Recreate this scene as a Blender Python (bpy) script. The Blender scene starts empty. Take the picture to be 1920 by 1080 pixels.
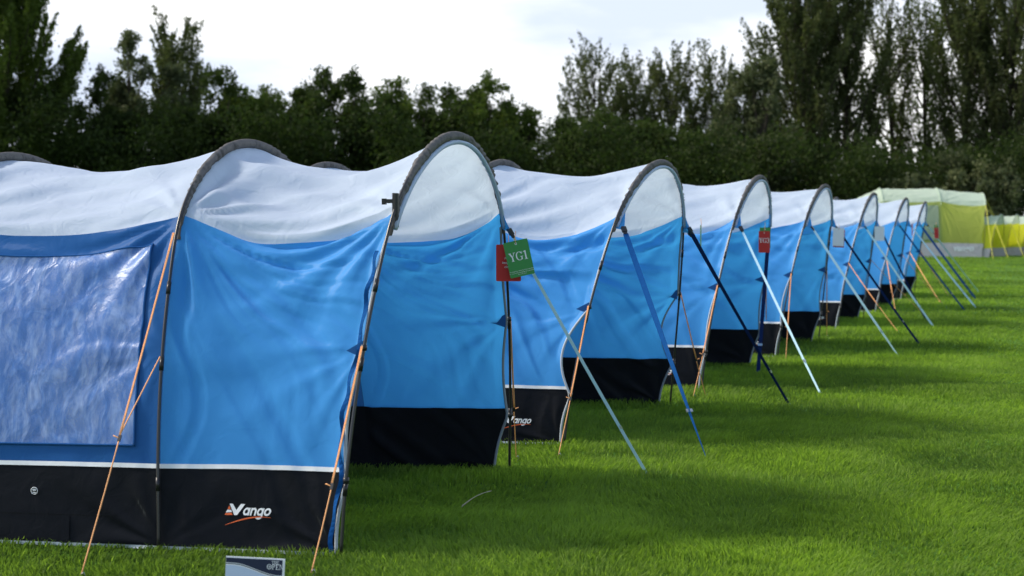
import bpy, math, random
import numpy as np
from mathutils import Vector, Matrix

C = bpy.context.scene.collection
SC = bpy.context.scene
R = math.radians

# ------------------------------------------------------------------ camera
F = 3200.0                       # focal length in pixels of a 1920 px wide frame
CAMH = 1.57
PITCH = math.atan(119.0 / F)
cam_d = bpy.data.cameras.new('camera')
cam = bpy.data.objects.new('camera', cam_d)
C.objects.link(cam)
cam.location = (0, 0, CAMH)
cam.rotation_euler = (R(90) - PITCH, 0, 0)
cam_d.sensor_width = 36.0
cam_d.lens = 36.0 * F / 1920.0
cam_d.clip_start = 0.1
cam_d.clip_end = 3000
cam_d.dof.use_dof = True
cam_d.dof.focus_distance = 10.2
cam_d.dof.aperture_fstop = 3.4
SC.camera = cam

# ------------------------------------------------------------------ sky and sun
SUN_EL = R(43)
SUN_DIR = Vector((-math.cos(R(8)), math.sin(R(8)), 0)) * math.cos(SUN_EL) + Vector((0, 0, math.sin(SUN_EL)))
w = bpy.data.worlds.new("World")
SC.world = w
w.use_nodes = True
nt = w.node_tree
nt.nodes.clear()
N = nt.nodes.new
L = nt.links.new
out = N('ShaderNodeOutputWorld')
sky = N('ShaderNodeTexSky')
sky.sky_type = 'NISHITA'
sky.sun_disc = False
sky.sun_elevation = SUN_EL
sky.sun_rotation = math.atan2(SUN_DIR.x, SUN_DIR.y)
sky.dust_density = 2.0
bg = N('ShaderNodeBackground')
bg.inputs['Strength'].default_value = 0.14
L(sky.outputs[0], bg.inputs[0])
tc = N('ShaderNodeTexCoord')
mp = N('ShaderNodeMapping')
mp.inputs['Scale'].default_value = (2.6, 2.6, 9.0)
mp.inputs['Location'].default_value = (0.56, 0.4, 0.0)
L(tc.outputs['Generated'], mp.inputs[0])
nz = N('ShaderNodeTexNoise')
nz.inputs['Scale'].default_value = 1.0
nz.inputs['Detail'].default_value = 6
nz.inputs['Roughness'].default_value = 0.55
L(mp.outputs[0], nz.inputs[0])
# cloud brightness: white tops, blue grey undersides
cr = N('ShaderNodeValToRGB')
cr.color_ramp.elements[0].position = 0.40
cr.color_ramp.elements[0].color = (0.56, 0.63, 0.76, 1)
cr.color_ramp.elements[1].position = 0.60
cr.color_ramp.elements[1].color = (1.0, 1.0, 0.985, 1)
L(nz.outputs[0], cr.inputs[0])
bgc = N('ShaderNodeBackground')
bgc.inputs['Strength'].default_value = 0.80
L(cr.outputs[0], bgc.inputs[0])
# cloud bank low down and towards the sun; open blue sky elsewhere
sx = N('ShaderNodeSeparateXYZ')
L(tc.outputs['Generated'], sx.inputs[0])
mr = N('ShaderNodeMapRange')
mr.inputs[1].default_value = 0.15
mr.inputs[2].default_value = 0.55
mr.inputs[3].default_value = 1.0
mr.inputs[4].default_value = 0.38
L(sx.outputs[2], mr.inputs[0])
mry = N('ShaderNodeMapRange')
mry.inputs[1].default_value = -0.5
mry.inputs[2].default_value = 0.6
mry.inputs[3].default_value = 0.25
mry.inputs[4].default_value = 1.0
L(sx.outputs[1], mry.inputs[0])
mu = N('ShaderNodeMath')
mu.operation = 'MULTIPLY'
L(mr.outputs[0], mu.inputs[0])
L(mry.outputs[0], mu.inputs[1])
mx = N('ShaderNodeMixShader')
L(mu.outputs[0], mx.inputs[0])
L(bg.outputs[0], mx.inputs[1])
L(bgc.outputs[0], mx.inputs[2])
L(mx.outputs[0], out.inputs[0])

sd = bpy.data.lights.new('sun', 'SUN')
sd.energy = 2.0
sd.angle = R(10)
sd.color = (1.0, 0.92, 0.78)
so = bpy.data.objects.new('sun', sd)
C.objects.link(so)
so.rotation_euler = SUN_DIR.to_track_quat('Z', 'Y').to_euler()

SC.view_settings.view_transform = 'Standard'
SC.view_settings.look = 'None'
SC.view_settings.gamma = 1
SC.view_settings.use_curve_mapping = False
SC.view_settings.exposure = 0.85
SC.cycles.max_bounces = 8
SC.cycles.diffuse_bounces = 4
SC.cycles.transmission_bounces = 6
SC.cycles.transparent_max_bounces = 6
SC.cycles.use_denoising = True

# ------------------------------------------------------------------ helpers
_f = np.array((0, math.cos(PITCH), -math.sin(PITCH)))
_u = np.array((0, math.sin(PITCH), math.cos(PITCH)))
_r = np.array((1.0, 0, 0))
CP = np.array((0, 0, CAMH))


def ray(u, v):
    return _f + _r * (u - 960) / F + _u * (540 - v) / F


def ground(u, v, z=0.0):
    d = ray(u, v)
    return CP + d * ((z - CAMH) / d[2])


def at(u, v, Y):
    d = ray(u, v)
    return CP + d * (Y / d[1])


def mesh_obj(name, verts, faces, mat=None, parent=None, origin=None, smooth=True, tint=None):
    me = bpy.data.meshes.new(name)
    v = np.asarray(verts, dtype=np.float64).reshape(-1, 3)
    if origin is not None:
        v = v - np.asarray(origin)
    me.from_pydata(v.tolist(), [], [list(map(int, f)) for f in faces])
    if smooth:
        me.polygons.foreach_set('use_smooth', [True] * len(me.polygons))
    me.update()
    o = bpy.data.objects.new(name, me)
    if mat:
        me.materials.append(mat)
    C.objects.link(o)
    if parent is not None:
        o.parent = parent
    return o


def big_mesh(name, verts, nper, mat, tint=None, smooth=False, poly=None):
    """verts (n,3); faces are consecutive runs described by poly (list of index tuples inside one element)."""
    me = bpy.data.meshes.new(name)
    n = len(verts)
    ne = n // nper
    me.vertices.add(n)
    me.vertices.foreach_set('co', np.ascontiguousarray(verts, dtype=np.float32).ravel())
    base = (np.arange(ne) * nper)[:, None]
    pat = np.concatenate([np.array(p) for p in poly])
    loops = (base + pat[None, :]).astype(np.int32).ravel()
    lens = np.array([len(p) for p in poly], dtype=np.int32)
    tot = np.tile(lens, ne)
    start = np.concatenate(([0], np.cumsum(tot)[:-1])).astype(np.int32)
    me.loops.add(len(loops))
    me.loops.foreach_set('vertex_index', loops)
    me.polygons.add(len(tot))
    me.polygons.foreach_set('loop_start', start)
    me.polygons.foreach_set('loop_total', tot)
    if smooth:
        me.polygons.foreach_set('use_smooth', np.ones(len(tot), dtype=bool))
    if tint is not None:
        a = me.attributes.new('tint', 'FLOAT', 'POINT')
        a.data.foreach_set('value', np.ascontiguousarray(tint, dtype=np.float32))
    me.update(calc_edges=True)
    o = bpy.data.objects.new(name, me)
    me.materials.append(mat)
    C.objects.link(o)
    return o


def empty(name, loc, label=None, cat=None, group=None):
    o = bpy.data.objects.new(name, None)
    o.empty_display_size = 0.2
    C.objects.link(o)
    o.location = loc
    if label:
        o['label'] = label
    if cat:
        o['category'] = cat
    if group:
        o['group'] = group
    return o


def tag(o, label=None, cat=None, group=None, kind=None):
    if label:
        o['label'] = label
    if cat:
        o['category'] = cat
    if group:
        o['group'] = group
    if kind:
        o['kind'] = kind
    return o


def tube_geo(pts, rad, n=8, cap=True):
    pts = np.asarray(pts, float)
    m = len(pts)
    rad = np.full(m, rad) if np.isscalar(rad) else np.asarray(rad, float)
    tg = np.gradient(pts, axis=0)
    tg /= np.linalg.norm(tg, axis=1)[:, None] + 1e-12
    ref = np.array((0.31, 0.2, 0.93)) if abs(tg[0] @ np.array((0.31, 0.2, 0.93))) < 0.9 else np.array((1.0, 0, 0))
    vs, fs = [], []
    a = ref - tg[0] * (ref @ tg[0])
    a /= np.linalg.norm(a)
    for i in range(m):
        a = a - tg[i] * (a @ tg[i])
        a /= np.linalg.norm(a) + 1e-12
        b = np.cross(tg[i], a)
        for k in range(n):
            th = 2 * math.pi * k / n
            vs.append(pts[i] + rad[i] * (math.cos(th) * a + math.sin(th) * b))
    for i in range(m - 1):
        for k in range(n):
            k2 = (k + 1) % n
            fs.append((i * n + k, i * n + k2, (i + 1) * n + k2, (i + 1) * n + k))
    if cap:
        fs.append(tuple(range(n - 1, -1, -1)))
        fs.append(tuple((m - 1) * n + k for k in range(n)))
    return vs, fs


class MB:
    def __init__(self):
        self.v, self.f = [], []

    def add(self, vf):
        o = len(self.v)
        self.v += [tuple(x) for x in vf[0]]
        self.f += [tuple(i + o for i in f) for f in vf[1]]
        return self

    def tube(self, pts, rad, n=8):
        return self.add(tube_geo(pts, rad, n))

    def box(self, c, ax, ay, az):
        """box about c with half-axis vectors."""
        c, ax, ay, az = map(np.asarray, (c, ax, ay, az))
        v = [c + sx * ax + sy * ay + sz * az for sz in (-1, 1) for sx, sy in ((-1, -1), (1, -1), (1, 1), (-1, 1))]
        f = [(3, 2, 1, 0), (4, 5, 6, 7), (0, 1, 5, 4), (1, 2, 6, 5), (2, 3, 7, 6), (3, 0, 4, 7)]
        return self.add((v, f))

    def build(self, name, mat, parent=None, origin=None, smooth=True):
        o = mesh_obj(name, self.v, self.f, mat, parent, origin, smooth)
        return o


def ribbon_geo(pts, side, width, thick=0.002, twist=None):
    pts = np.asarray(pts, float)
    m = len(pts)
    tg = np.gradient(pts, axis=0)
    tg /= np.linalg.norm(tg, axis=1)[:, None] + 1e-12
    vs, fs = [], []
    for i in range(m):
        s = np.asarray(side, float)
        s = s - tg[i] * (s @ tg[i])
        s /= np.linalg.norm(s)
        nn = np.cross(tg[i], s)
        if twist is not None:
            c, q = math.cos(twist[i]), math.sin(twist[i])
            s, nn = s * c + nn * q, nn * c - s * q
        for a, b in ((-1, -1), (1, -1), (1, 1), (-1, 1)):
            vs.append(pts[i] + s * a * width / 2 + nn * b * thick / 2)
    for i in range(m - 1):
        for k in range(4):
            k2 = (k + 1) % 4
            fs.append((i * 4 + k, i * 4 + k2, i * 4 + 4 + k2, i * 4 + 4 + k))
    fs.append((3, 2, 1, 0))
    e = (m - 1) * 4
    fs.append((e, e + 1, e + 2, e + 3))
    return vs, fs


def line(a, b, n=12, sag=0.0):
    a, b = np.asarray(a, float), np.asarray(b, float)
    t = np.linspace(0, 1, n)[:, None]
    p = a + (b - a) * t
    p[:, 2] -= (4 * t * (1 - t))[:, 0] * sag
    return p


_perm = {}


def vnoise(x, y, seed=0):
    """smooth 2-d value noise in -1..1 (numpy)."""
    if seed not in _perm:
        _perm[seed] = np.random.RandomState(seed + 7).rand(64, 64) * 2 - 1
    g = _perm[seed]
    xi, yi = np.floor(x).astype(int), np.floor(y).astype(int)
    fx, fy = x - xi, y - yi
    fx = fx * fx * fx * (fx * (fx * 6 - 15) + 10)
    fy = fy * fy * fy * (fy * (fy * 6 - 15) + 10)
    a = g[xi % 64, yi % 64]
    b = g[(xi + 1) % 64, yi % 64]
    c = g[xi % 64, (yi + 1) % 64]
    d = g[(xi + 1) % 64, (yi + 1) % 64]
    return (a * (1 - fx) + b * fx) * (1 - fy) + (c * (1 - fx) + d * fx) * fy


def sstep(a, b, x):
    t = np.clip((x - a) / (b - a), 0, 1)
    return t * t * (3 - 2 * t)


# ------------------------------------------------------------------ materials
def new_mat(name):
    m = bpy.data.materials.new(name)
    m.use_nodes = True
    m.node_tree.nodes.clear()
    return m, m.node_tree.nodes.new, m.node_tree.links.new


def simple(name, col, rough=0.6, metal=0.0, spec=0.4, var=0.12, scale=30):
    m, N, L = new_mat(name)
    o = N('ShaderNodeOutputMaterial')
    p = N('ShaderNodeBsdfPrincipled')
    p.inputs['Roughness'].default_value = rough
    p.inputs['Metallic'].default_value = metal
    p.inputs['Specular IOR Level'].default_value = spec
    t = N('ShaderNodeTexCoord')
    n = N('ShaderNodeTexNoise')
    n.inputs['Scale'].default_value = scale
    n.inputs['Detail'].default_value = 3
    L(t.outputs['Object'], n.inputs[0])
    mxr = N('ShaderNodeMix')
    mxr.data_type = 'RGBA'
    mxr.inputs[6].default_value = tuple(c * (1 - var) for c in col) + (1,)
    mxr.inputs[7].default_value = tuple(min(1, c * (1 + var)) for c in col) + (1,)
    L(n.outputs[0], mxr.inputs[0])
    L(mxr.outputs[2], p.inputs['Base Color'])
    L(p.outputs[0], o.inputs[0])
    return m


def fabric(name, col, trans=0.4, tcol=None, gloss=0.06, rough=0.42, bump=0.5, crink=1.0, fine=9.0):
    """thin nylon: diffuse + translucent + a soft sheen, with crumple bump."""
    m, N, L = new_mat(name)
    o = N('ShaderNodeOutputMaterial')
    t = N('ShaderNodeTexCoord')
    # slight colour wear
    n0 = N('ShaderNodeTexNoise')
    n0.inputs['Scale'].default_value = 2.3
    n0.inputs['Detail'].default_value = 4
    L(t.outputs['Object'], n0.inputs[0])
    mc = N('ShaderNodeMix')
    mc.data_type = 'RGBA'
    mc.inputs[6].default_value = tuple(c * 0.92 for c in col) + (1,)
    mc.inputs[7].default_value = tuple(min(1, c * 1.06) for c in col) + (1,)
    L(n0.outputs[0], mc.inputs[0])
    # crumple: warped voronoi edges + noise
    nw = N('ShaderNodeTexNoise')
    nw.inputs['Scale'].default_value = 3.0
    nw.inputs['Detail'].default_value = 3
    L(t.outputs['Object'], nw.inputs[0])
    va = N('ShaderNodeVectorMath')
    va.operation = 'SCALE'
    va.inputs[3].default_value = 0.35
    L(nw.outputs['Color'], va.inputs[0])
    vb = N('ShaderNodeVectorMath')
    vb.operation = 'ADD'
    L(t.outputs['Object'], vb.inputs[0])
    L(va.outputs[0], vb.inputs[1])
    vo = N('ShaderNodeTexVoronoi')
    vo.feature = 'F1'
    vo.inputs['Scale'].default_value = fine * 0.55
    L(vb.outputs[0], vo.inputs['Vector'])
    nf = N('ShaderNodeTexNoise')
    nf.inputs['Scale'].default_value = fine
    nf.inputs['Detail'].default_value = 5
    nf.inputs['Distortion'].default_value = 1.2
    L(vb.outputs[0], nf.inputs[0])
    ad = N('ShaderNodeMath')
    ad.operation = 'MULTIPLY_ADD'
    ad.inputs[1].default_value = 0.5 * crink
    L(vo.outputs['Distance'], ad.inputs[0])
    L(nf.outputs[0], ad.inputs[2])
    bp = N('ShaderNodeBump')
    bp.inputs['Strength'].default_value = bump
    bp.inputs['Distance'].default_value = 0.02
    L(ad.outputs[0], bp.inputs['Height'])
    d = N('ShaderNodeBsdfDiffuse')
    L(mc.outputs[2], d.inputs[0])
    L(bp.outputs[0], d.inputs['Normal'])
    tr = N('ShaderNodeBsdfTranslucent')
    tr.inputs[0].default_value = tuple(tcol or col) + (1,)
    L(bp.outputs[0], tr.inputs['Normal'])
    m1 = N('ShaderNodeMixShader')
    m1.inputs[0].default_value = trans
    L(d.outputs[0], m1.inputs[1])
    L(tr.outputs[0], m1.inputs[2])
    g = N('ShaderNodeBsdfGlossy')
    g.inputs['Roughness'].default_value = rough
    g.inputs[0].default_value = (0.9, 0.95, 1, 1)
    L(bp.outputs[0], g.inputs['Normal'])
    fr = N('ShaderNodeFresnel')
    fr.inputs[0].default_value = 1.4
    L(bp.outputs[0], fr.inputs['Normal'])
    fm = N('ShaderNodeMath')
    fm.operation = 'MULTIPLY_ADD'
    fm.inputs[1].default_value = gloss * 4
    fm.inputs[2].default_value = gloss * 0.3
    L(fr.outputs[0], fm.inputs[0])
    m2 = N('ShaderNodeMixShader')
    L(fm.outputs[0], m2.inputs[0])
    L(m1.outputs[0], m2.inputs[1])
    L(g.outputs[0], m2.inputs[2])
    L(m2.outputs[0], o.inputs[0])
    return m


M = {}
M['white'] = fabric('white_nylon', (0.62, 0.71, 0.86), 0.42, (0.62, 0.73, 0.86), gloss=0.004, rough=0.6, bump=0.4, crink=0.6, fine=7)
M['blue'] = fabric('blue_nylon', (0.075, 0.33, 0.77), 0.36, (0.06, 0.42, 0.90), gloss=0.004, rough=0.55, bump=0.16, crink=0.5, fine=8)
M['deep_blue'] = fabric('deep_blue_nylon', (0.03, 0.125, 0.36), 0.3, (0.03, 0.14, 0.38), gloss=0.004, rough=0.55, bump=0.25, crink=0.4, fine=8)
M['black'] = fabric('black_nylon', (0.009, 0.010, 0.013), 0.02, None, gloss=0.012, rough=0.55, bump=0.3, crink=0.3, fine=6)
M['sleeve'] = fabric('grey_sleeve_nylon', (0.10, 0.093, 0.087), 0.05, None, gloss=0.012, rough=0.5, bump=0.5, crink=0.8, fine=16)
M['trim'] = simple('white_piping', (0.75, 0.77, 0.8), 0.6)
M['hem'] = simple('pale_grey_hem', (0.42, 0.47, 0.52), 0.6)
M['edge'] = simple('grey_edge_binding', (0.22, 0.25, 0.29), 0.6)
M['pole'] = simple('black_fibreglass', (0.012, 0.012, 0.013), 0.32, spec=0.6)
M['ferrule'] = simple('dark_ferrule', (0.03, 0.03, 0.032), 0.35, 0.6)
M['plastic'] = simple('black_plastic', (0.015, 0.015, 0.017), 0.4)
M['metal'] = simple('buckle_metal', (0.5, 0.52, 0.55), 0.3, 0.9)
M['rope'] = simple('orange_cord', (0.85, 0.38, 0.15), 0.7, var=0.25, scale=120)
M['yrope'] = simple('yellow_cord', (0.55, 0.52, 0.06), 0.7)
M['strap'] = simple('blue_webbing', (0.010, 0.075, 0.25), 0.85, spec=0.03, var=0.2, scale=90)
M['strap_light'] = simple('light_blue_webbing', (0.55, 0.80, 0.95), 0.8, spec=0.05, var=0.15, scale=90)
M['strap_navy'] = simple('navy_webbing', (0.008, 0.022, 0.085), 0.85, spec=0.05, var=0.2, scale=90)
M['peg'] = simple('steel_peg', (0.35, 0.36, 0.37), 0.35, 0.9)
M['letter_white'] = simple('white_print', (0.82, 0.83, 0.85), 0.6, var=0.03)
M['letter_orange'] = simple('orange_print', (0.75, 0.13, 0.03), 0.6, var=0.05)
M['card_green'] = simple('green_card', (0.045, 0.27, 0.065), 0.55, var=0.03)
M['card_red'] = simple('red_card', (0.5, 0.02, 0.02), 0.55, var=0.03)
M['card_white'] = simple('white_card', (0.80, 0.82, 0.88), 0.55, var=0.03)
M['navy_print'] = simple('navy_print', (0.012, 0.02, 0.055), 0.5, var=0.03)
M['board'] = simple('pale_blue_print', (0.52, 0.62, 0.78), 0.5, var=0.03)
M['board_white'] = simple('white_board', (0.82, 0.84, 0.86), 0.5, var=0.03)
M['y_roof'] = fabric('pale_green_nylon', (0.6, 0.7, 0.58), 0.4, (0.62, 0.74, 0.58), gloss=0.004, rough=0.6, bump=0.2)
M['y_wall'] = fabric('lime_nylon', (0.36, 0.43, 0.13), 0.45, (0.38, 0.46, 0.12), gloss=0.004, rough=0.6, bump=0.2)
M['y_porch'] = fabric('yellow_nylon', (0.53, 0.57, 0.13), 0.5, (0.60, 0.66, 0.13), gloss=0.004, rough=0.6, bump=0.2)
M['y_mud'] = fabric('warm_grey_nylon', (0.52, 0.48, 0.49), 0.05, None, gloss=0.004, rough=0.6, bump=0.2)
M['y_bright'] = fabric('bright_yellow_nylon', (0.85, 0.82, 0.06), 0.5, (0.9, 0.9, 0.06), gloss=0.004, rough=0.6, bump=0.2)  # sun shining through the porch cloth is painted into this lighter yellow
M['y_window'] = simple('grey_green_pane', (0.22, 0.28, 0.18), 0.25)


def window_mat():
    """clear PVC, creased, in front of a drawn blue curtain."""
    m, N, L = new_mat('creased_clear_plastic')
    o = N('ShaderNodeOutputMaterial')
    t = N('ShaderNodeTexCoord')
    nw = N('ShaderNodeTexNoise')
    nw.inputs['Scale'].default_value = 2.2
    nw.inputs['Detail'].default_value = 2
    L(t.outputs['Object'], nw.inputs[0])
    va = N('ShaderNodeVectorMath')
    va.operation = 'SCALE'
    va.inputs[3].default_value = 0.3
    L(nw.outputs['Color'], va.inputs[0])
    vb = N('ShaderNodeVectorMath')
    vb.operation = 'ADD'
    L(t.outputs['Object'], vb.inputs[0])
    L(va.outputs[0], vb.inputs[1])
    mp = N('ShaderNodeMapping')
    mp.inputs['Rotation'].default_value = (0, R(38), 0)
    mp.inputs['Scale'].default_value = (6, 6, 2.6)
    L(vb.outputs[0], mp.inputs[0])
    n1 = N('ShaderNodeTexNoise')
    n1.inputs['Scale'].default_value = 2.2
    n1.inputs['Detail'].default_value = 6
    n1.inputs['Distortion'].default_value = 0.8
    L(mp.outputs[0], n1.inputs[0])
    vo = N('ShaderNodeTexVoronoi')
    vo.inputs['Scale'].default_value = 2.0
    L(mp.outputs[0], vo.inputs['Vector'])
    ad = N('ShaderNodeMath')
    ad.operation = 'ADD'
    L(n1.outputs[0], ad.inputs[0])
    L(vo.outputs['Distance'], ad.inputs[1])
    bp = N('ShaderNodeBump')
    bp.inputs['Strength'].default_value = 0.4
    bp.inputs['Distance'].default_value = 0.02
    L(ad.outputs[0], bp.inputs['Height'])
    g = N('ShaderNodeBsdfGlossy')
    g.inputs['Roughness'].default_value = 0.3
    g.inputs[0].default_value = (0.95, 0.97, 1, 1)
    L(bp.outputs[0], g.inputs['Normal'])
    tr = N('ShaderNodeBsdfTransparent')
    tr.inputs[0].default_value = (0.86, 0.88, 0.92, 1)
    fr = N('ShaderNodeFresnel')
    fr.inputs[0].default_value = 1.5
    L(bp.outputs[0], fr.inputs['Normal'])
    fm = N('ShaderNodeMath')
    fm.operation = 'MULTIPLY_ADD'
    fm.inputs[1].default_value = 0.03
    fm.inputs[2].default_value = 0.018
    L(fr.outputs[0], fm.inputs[0])
    mxs = N('ShaderNodeMixShader')
    L(fm.outputs[0], mxs.inputs[0])
    L(tr.outputs[0], mxs.inputs[1])
    L(g.outputs[0], mxs.inputs[2])
    # milky scatter of worn plastic
    df = N('ShaderNodeBsdfDiffuse')
    df.inputs[0].default_value = (0.42, 0.52, 0.74, 1)
    # pale stress marks where the plastic has been folded
    mq = N('ShaderNodeMapping')
    mq.inputs['Rotation'].default_value = (0, R(33), 0)
    mq.inputs['Scale'].default_value = (15, 15, 2.6)
    L(t.outputs['Object'], mq.inputs[0])
    vc = N('ShaderNodeTexNoise')
    vc.inputs['Scale'].default_value = 1.0
    vc.inputs['Detail'].default_value = 9
    vc.inputs['Roughness'].default_value = 0.7
    vc.inputs['Distortion'].default_value = 0.35
    L(mq.outputs[0], vc.inputs['Vector'])
    vr = N('ShaderNodeValToRGB')
    vr.color_ramp.elements[0].position = 0.42
    vr.color_ramp.elements[0].color = (0.13, 0.27, 0.62, 1)
    vr.color_ramp.elements[1].position = 0.68
    vr.color_ramp.elements[1].color = (0.44, 0.57, 0.84, 1)
    L(vc.outputs[0], vr.inputs[0])
    L(vr.outputs[0], df.inputs[0])
    L(bp.outputs[0], df.inputs['Normal'])
    mz = N('ShaderNodeMixShader')
    n9 = N('ShaderNodeTexNoise')
    n9.inputs['Scale'].default_value = 2.0
    n9.inputs['Detail'].default_value = 5
    n9.inputs['Distortion'].default_value = 1.5
    L(mp.outputs[0], n9.inputs[0])
    mr9 = N('ShaderNodeMapRange')
    mr9.inputs[1].default_value = 0.35
    mr9.inputs[2].default_value = 0.65
    mr9.inputs[3].default_value = 0.25
    mr9.inputs[4].default_value = 0.6
    L(n9.outputs[0], mr9.inputs[0])
    L(mr9.outputs[0], mz.inputs[0])
    L(mxs.outputs[0], mz.inputs[1])
    L(df.outputs[0], mz.inputs[2])
    L(mz.outputs[0], o.inputs[0])
    return m


M['window'] = window_mat()
M['curtain'] = fabric('curtain_cloth', (0.10, 0.26, 0.64), 0.35, (0.10, 0.28, 0.66), gloss=0.01, bump=0.3)


def leaf_mat(name, col, tcol, trans=0.35):
    m, N, L = new_mat(name)
    o = N('ShaderNodeOutputMaterial')
    at_ = N('ShaderNodeAttribute')
    at_.attribute_name = 'tint'
    mc = N('ShaderNodeMix')
    mc.data_type = 'RGBA'
    mc.inputs[6].default_value = tuple(c * 0.55 for c in col) + (1,)
    mc.inputs[7].default_value = (col[0] * 1.75, col[1] * 1.5, col[2] * 1.2, 1)
    L(at_.outputs['Fac'], mc.inputs[0])
    mt = N('ShaderNodeMix')
    mt.data_type = 'RGBA'
    mt.inputs[6].default_value = tuple(c * 0.6 for c in tcol) + (1,)
    mt.inputs[7].default_value = (tcol[0] * 1.6, tcol[1] * 1.4, tcol[2], 1)
    L(at_.outputs['Fac'], mt.inputs[0])
    d = N('ShaderNodeBsdfDiffuse')
    L(mc.outputs[2], d.inputs[0])
    t = N('ShaderNodeBsdfTranslucent')
    L(mt.outputs[2], t.inputs[0])
    a = N('ShaderNodeMixShader')
    a.inputs[0].default_value = trans
    L(d.outputs[0], a.inputs[1])
    L(t.outputs[0], a.inputs[2])
    g = N('ShaderNodeBsdfGlossy')
    g.inputs['Roughness'].default_value = 0.5
    g.inputs[0].default_value = (1, 1, 1, 1)
    b = N('ShaderNodeMixShader')
    b.inputs[0].default_value = 0.004
    L(a.outputs[0], b.inputs[1])
    L(g.outputs[0], b.inputs[2])
    L(b.outputs[0], o.inputs[0])
    return m


M['leaf_dark'] = leaf_mat('dark_leaf', (0.034, 0.054, 0.018), (0.047, 0.09, 0.018))
M['leaf_mid'] = leaf_mat('mid_leaf', (0.055, 0.088, 0.022), (0.08, 0.145, 0.02))
M['leaf_pale'] = leaf_mat('silver_leaf', (0.085, 0.11, 0.062), (0.08, 0.12, 0.05))
M['leaf_poplar'] = leaf_mat('poplar_leaf', (0.062, 0.082, 0.038), (0.085, 0.13, 0.035))
M['bark'] = simple('bark', (0.05, 0.042, 0.032), 0.9, spec=0.1, var=0.4, scale=4)
M['grass_blade'] = leaf_mat('grass_blade', (0.112, 0.198, 0.036), (0.22, 0.415, 0.042), 0.45)


def soil_mat():
    m, N, L = new_mat('turf')
    o = N('ShaderNodeOutputMaterial')
    p = N('ShaderNodeBsdfPrincipled')
    p.inputs['Roughness'].default_value = 0.9
    p.inputs['Specular IOR Level'].default_value = 0.1
    t = N('ShaderNodeTexCoord')
    n1 = N('ShaderNodeTexNoise')
    n1.inputs['Scale'].default_value = 0.55
    n1.inputs['Detail'].default_value = 8
    n1.inputs['Roughness'].default_value = 0.65
    L(t.outputs['Object'], n1.inputs[0])
    n2 = N('ShaderNodeTexNoise')
    n2.inputs['Scale'].default_value = 38
    n2.inputs['Detail'].default_value = 4
    L(t.outputs['Object'], n2.inputs[0])
    ad = N('ShaderNodeMath')
    ad.operation = 'MULTIPLY_ADD'
    ad.inputs[1].default_value = 0.55
    L(n2.outputs[0], ad.inputs[0])
    mm = N('ShaderNodeMath')
    mm.operation = 'MULTIPLY'
    mm.inputs[1].default_value = 0.5
    L(n1.outputs[0], mm.inputs[0])
    L(mm.outputs[0], ad.inputs[2])
    cr = N('ShaderNodeValToRGB')
    cr.color_ramp.elements[0].position = 0.38
    cr.color_ramp.elements[0].color = (0.040, 0.080, 0.008, 1)
    cr.color_ramp.elements[1].position = 0.66
    cr.color_ramp.elements[1].color = (0.11, 0.25, 0.03, 1)
    L(ad.outputs[0], cr.inputs[0])
    L(cr.outputs[0], p.inputs['Base Color'])
    bp = N('ShaderNodeBump')
    bp.inputs['Strength'].default_value = 0.8
    bp.inputs['Distance'].default_value = 0.04
    L(n2.outputs[0], bp.inputs['Height'])
    L(bp.outputs[0], p.inputs['Normal'])
    L(p.outputs[0], o.inputs[0])
    return m


M['turf'] = soil_mat()

# ------------------------------------------------------------------ ground sheet
gx = np.linspace(-400, 400, 81)
gy = np.linspace(-60, 900, 97)
vs = [(x, y, 0.0) for y in gy for x in gx]
fs = [(j * 81 + i, j * 81 + i + 1, (j + 1) * 81 + i + 1, (j + 1) * 81 + i) for j in range(96) for i in range(80)]
g = mesh_obj('ground', vs, fs, M['turf'])
tag(g, 'green grass field running back to the tree line', 'ground', kind='structure')

# ------------------------------------------------------------------ tents
PROF = [(0, 0), (0.04, 0.40), (0.12, 0.78), (0.25, 1.17), (0.44, 1.58), (0.62, 1.79), (0.86, 1.945), (1.15, 2.055), (1.45, 2.09)]


def catmull(pts, n=40):
    P = np.array([2 * np.array(pts[0]) - np.array(pts[1])] + [np.array(p) for p in pts] + [np.array((2 * 1.45 - pts[-2][0], pts[-2][1]))])
    outp = []
    for i in range(1, len(P) - 2):
        p0, p1, p2, p3 = P[i - 1:i + 3]
        for t in np.linspace(0, 1, n, endpoint=False):
            outp.append(0.5 * (2 * p1 + (p2 - p0) * t + (2 * p0 - 5 * p1 + 4 * p2 - p3) * t * t + (3 * p1 - p0 - 3 * p2 + p3) * t ** 3))
    outp.append(P[-2])
    return np.array(outp)


_half = catmull(PROF)
_full = np.vstack([_half, np.column_stack([2.9 - _half[::-1][1:, 0], _half[::-1][1:, 1]])])
_al = np.concatenate(([0], np.cumsum(np.linalg.norm(np.diff(_full, axis=0), axis=1))))
ARC = _al[-1]
_al = _al / ARC


def prof(v):
    return np.interp(v, _al, _full[:, 0]), np.interp(v, _al, _full[:, 1])


def v_of_z(z):
    n = len(_half)
    return float(np.interp(z, _half[:, 1], _al[:n]))


V1, V2 = v_of_z(0.42), v_of_z(1.69)


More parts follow.
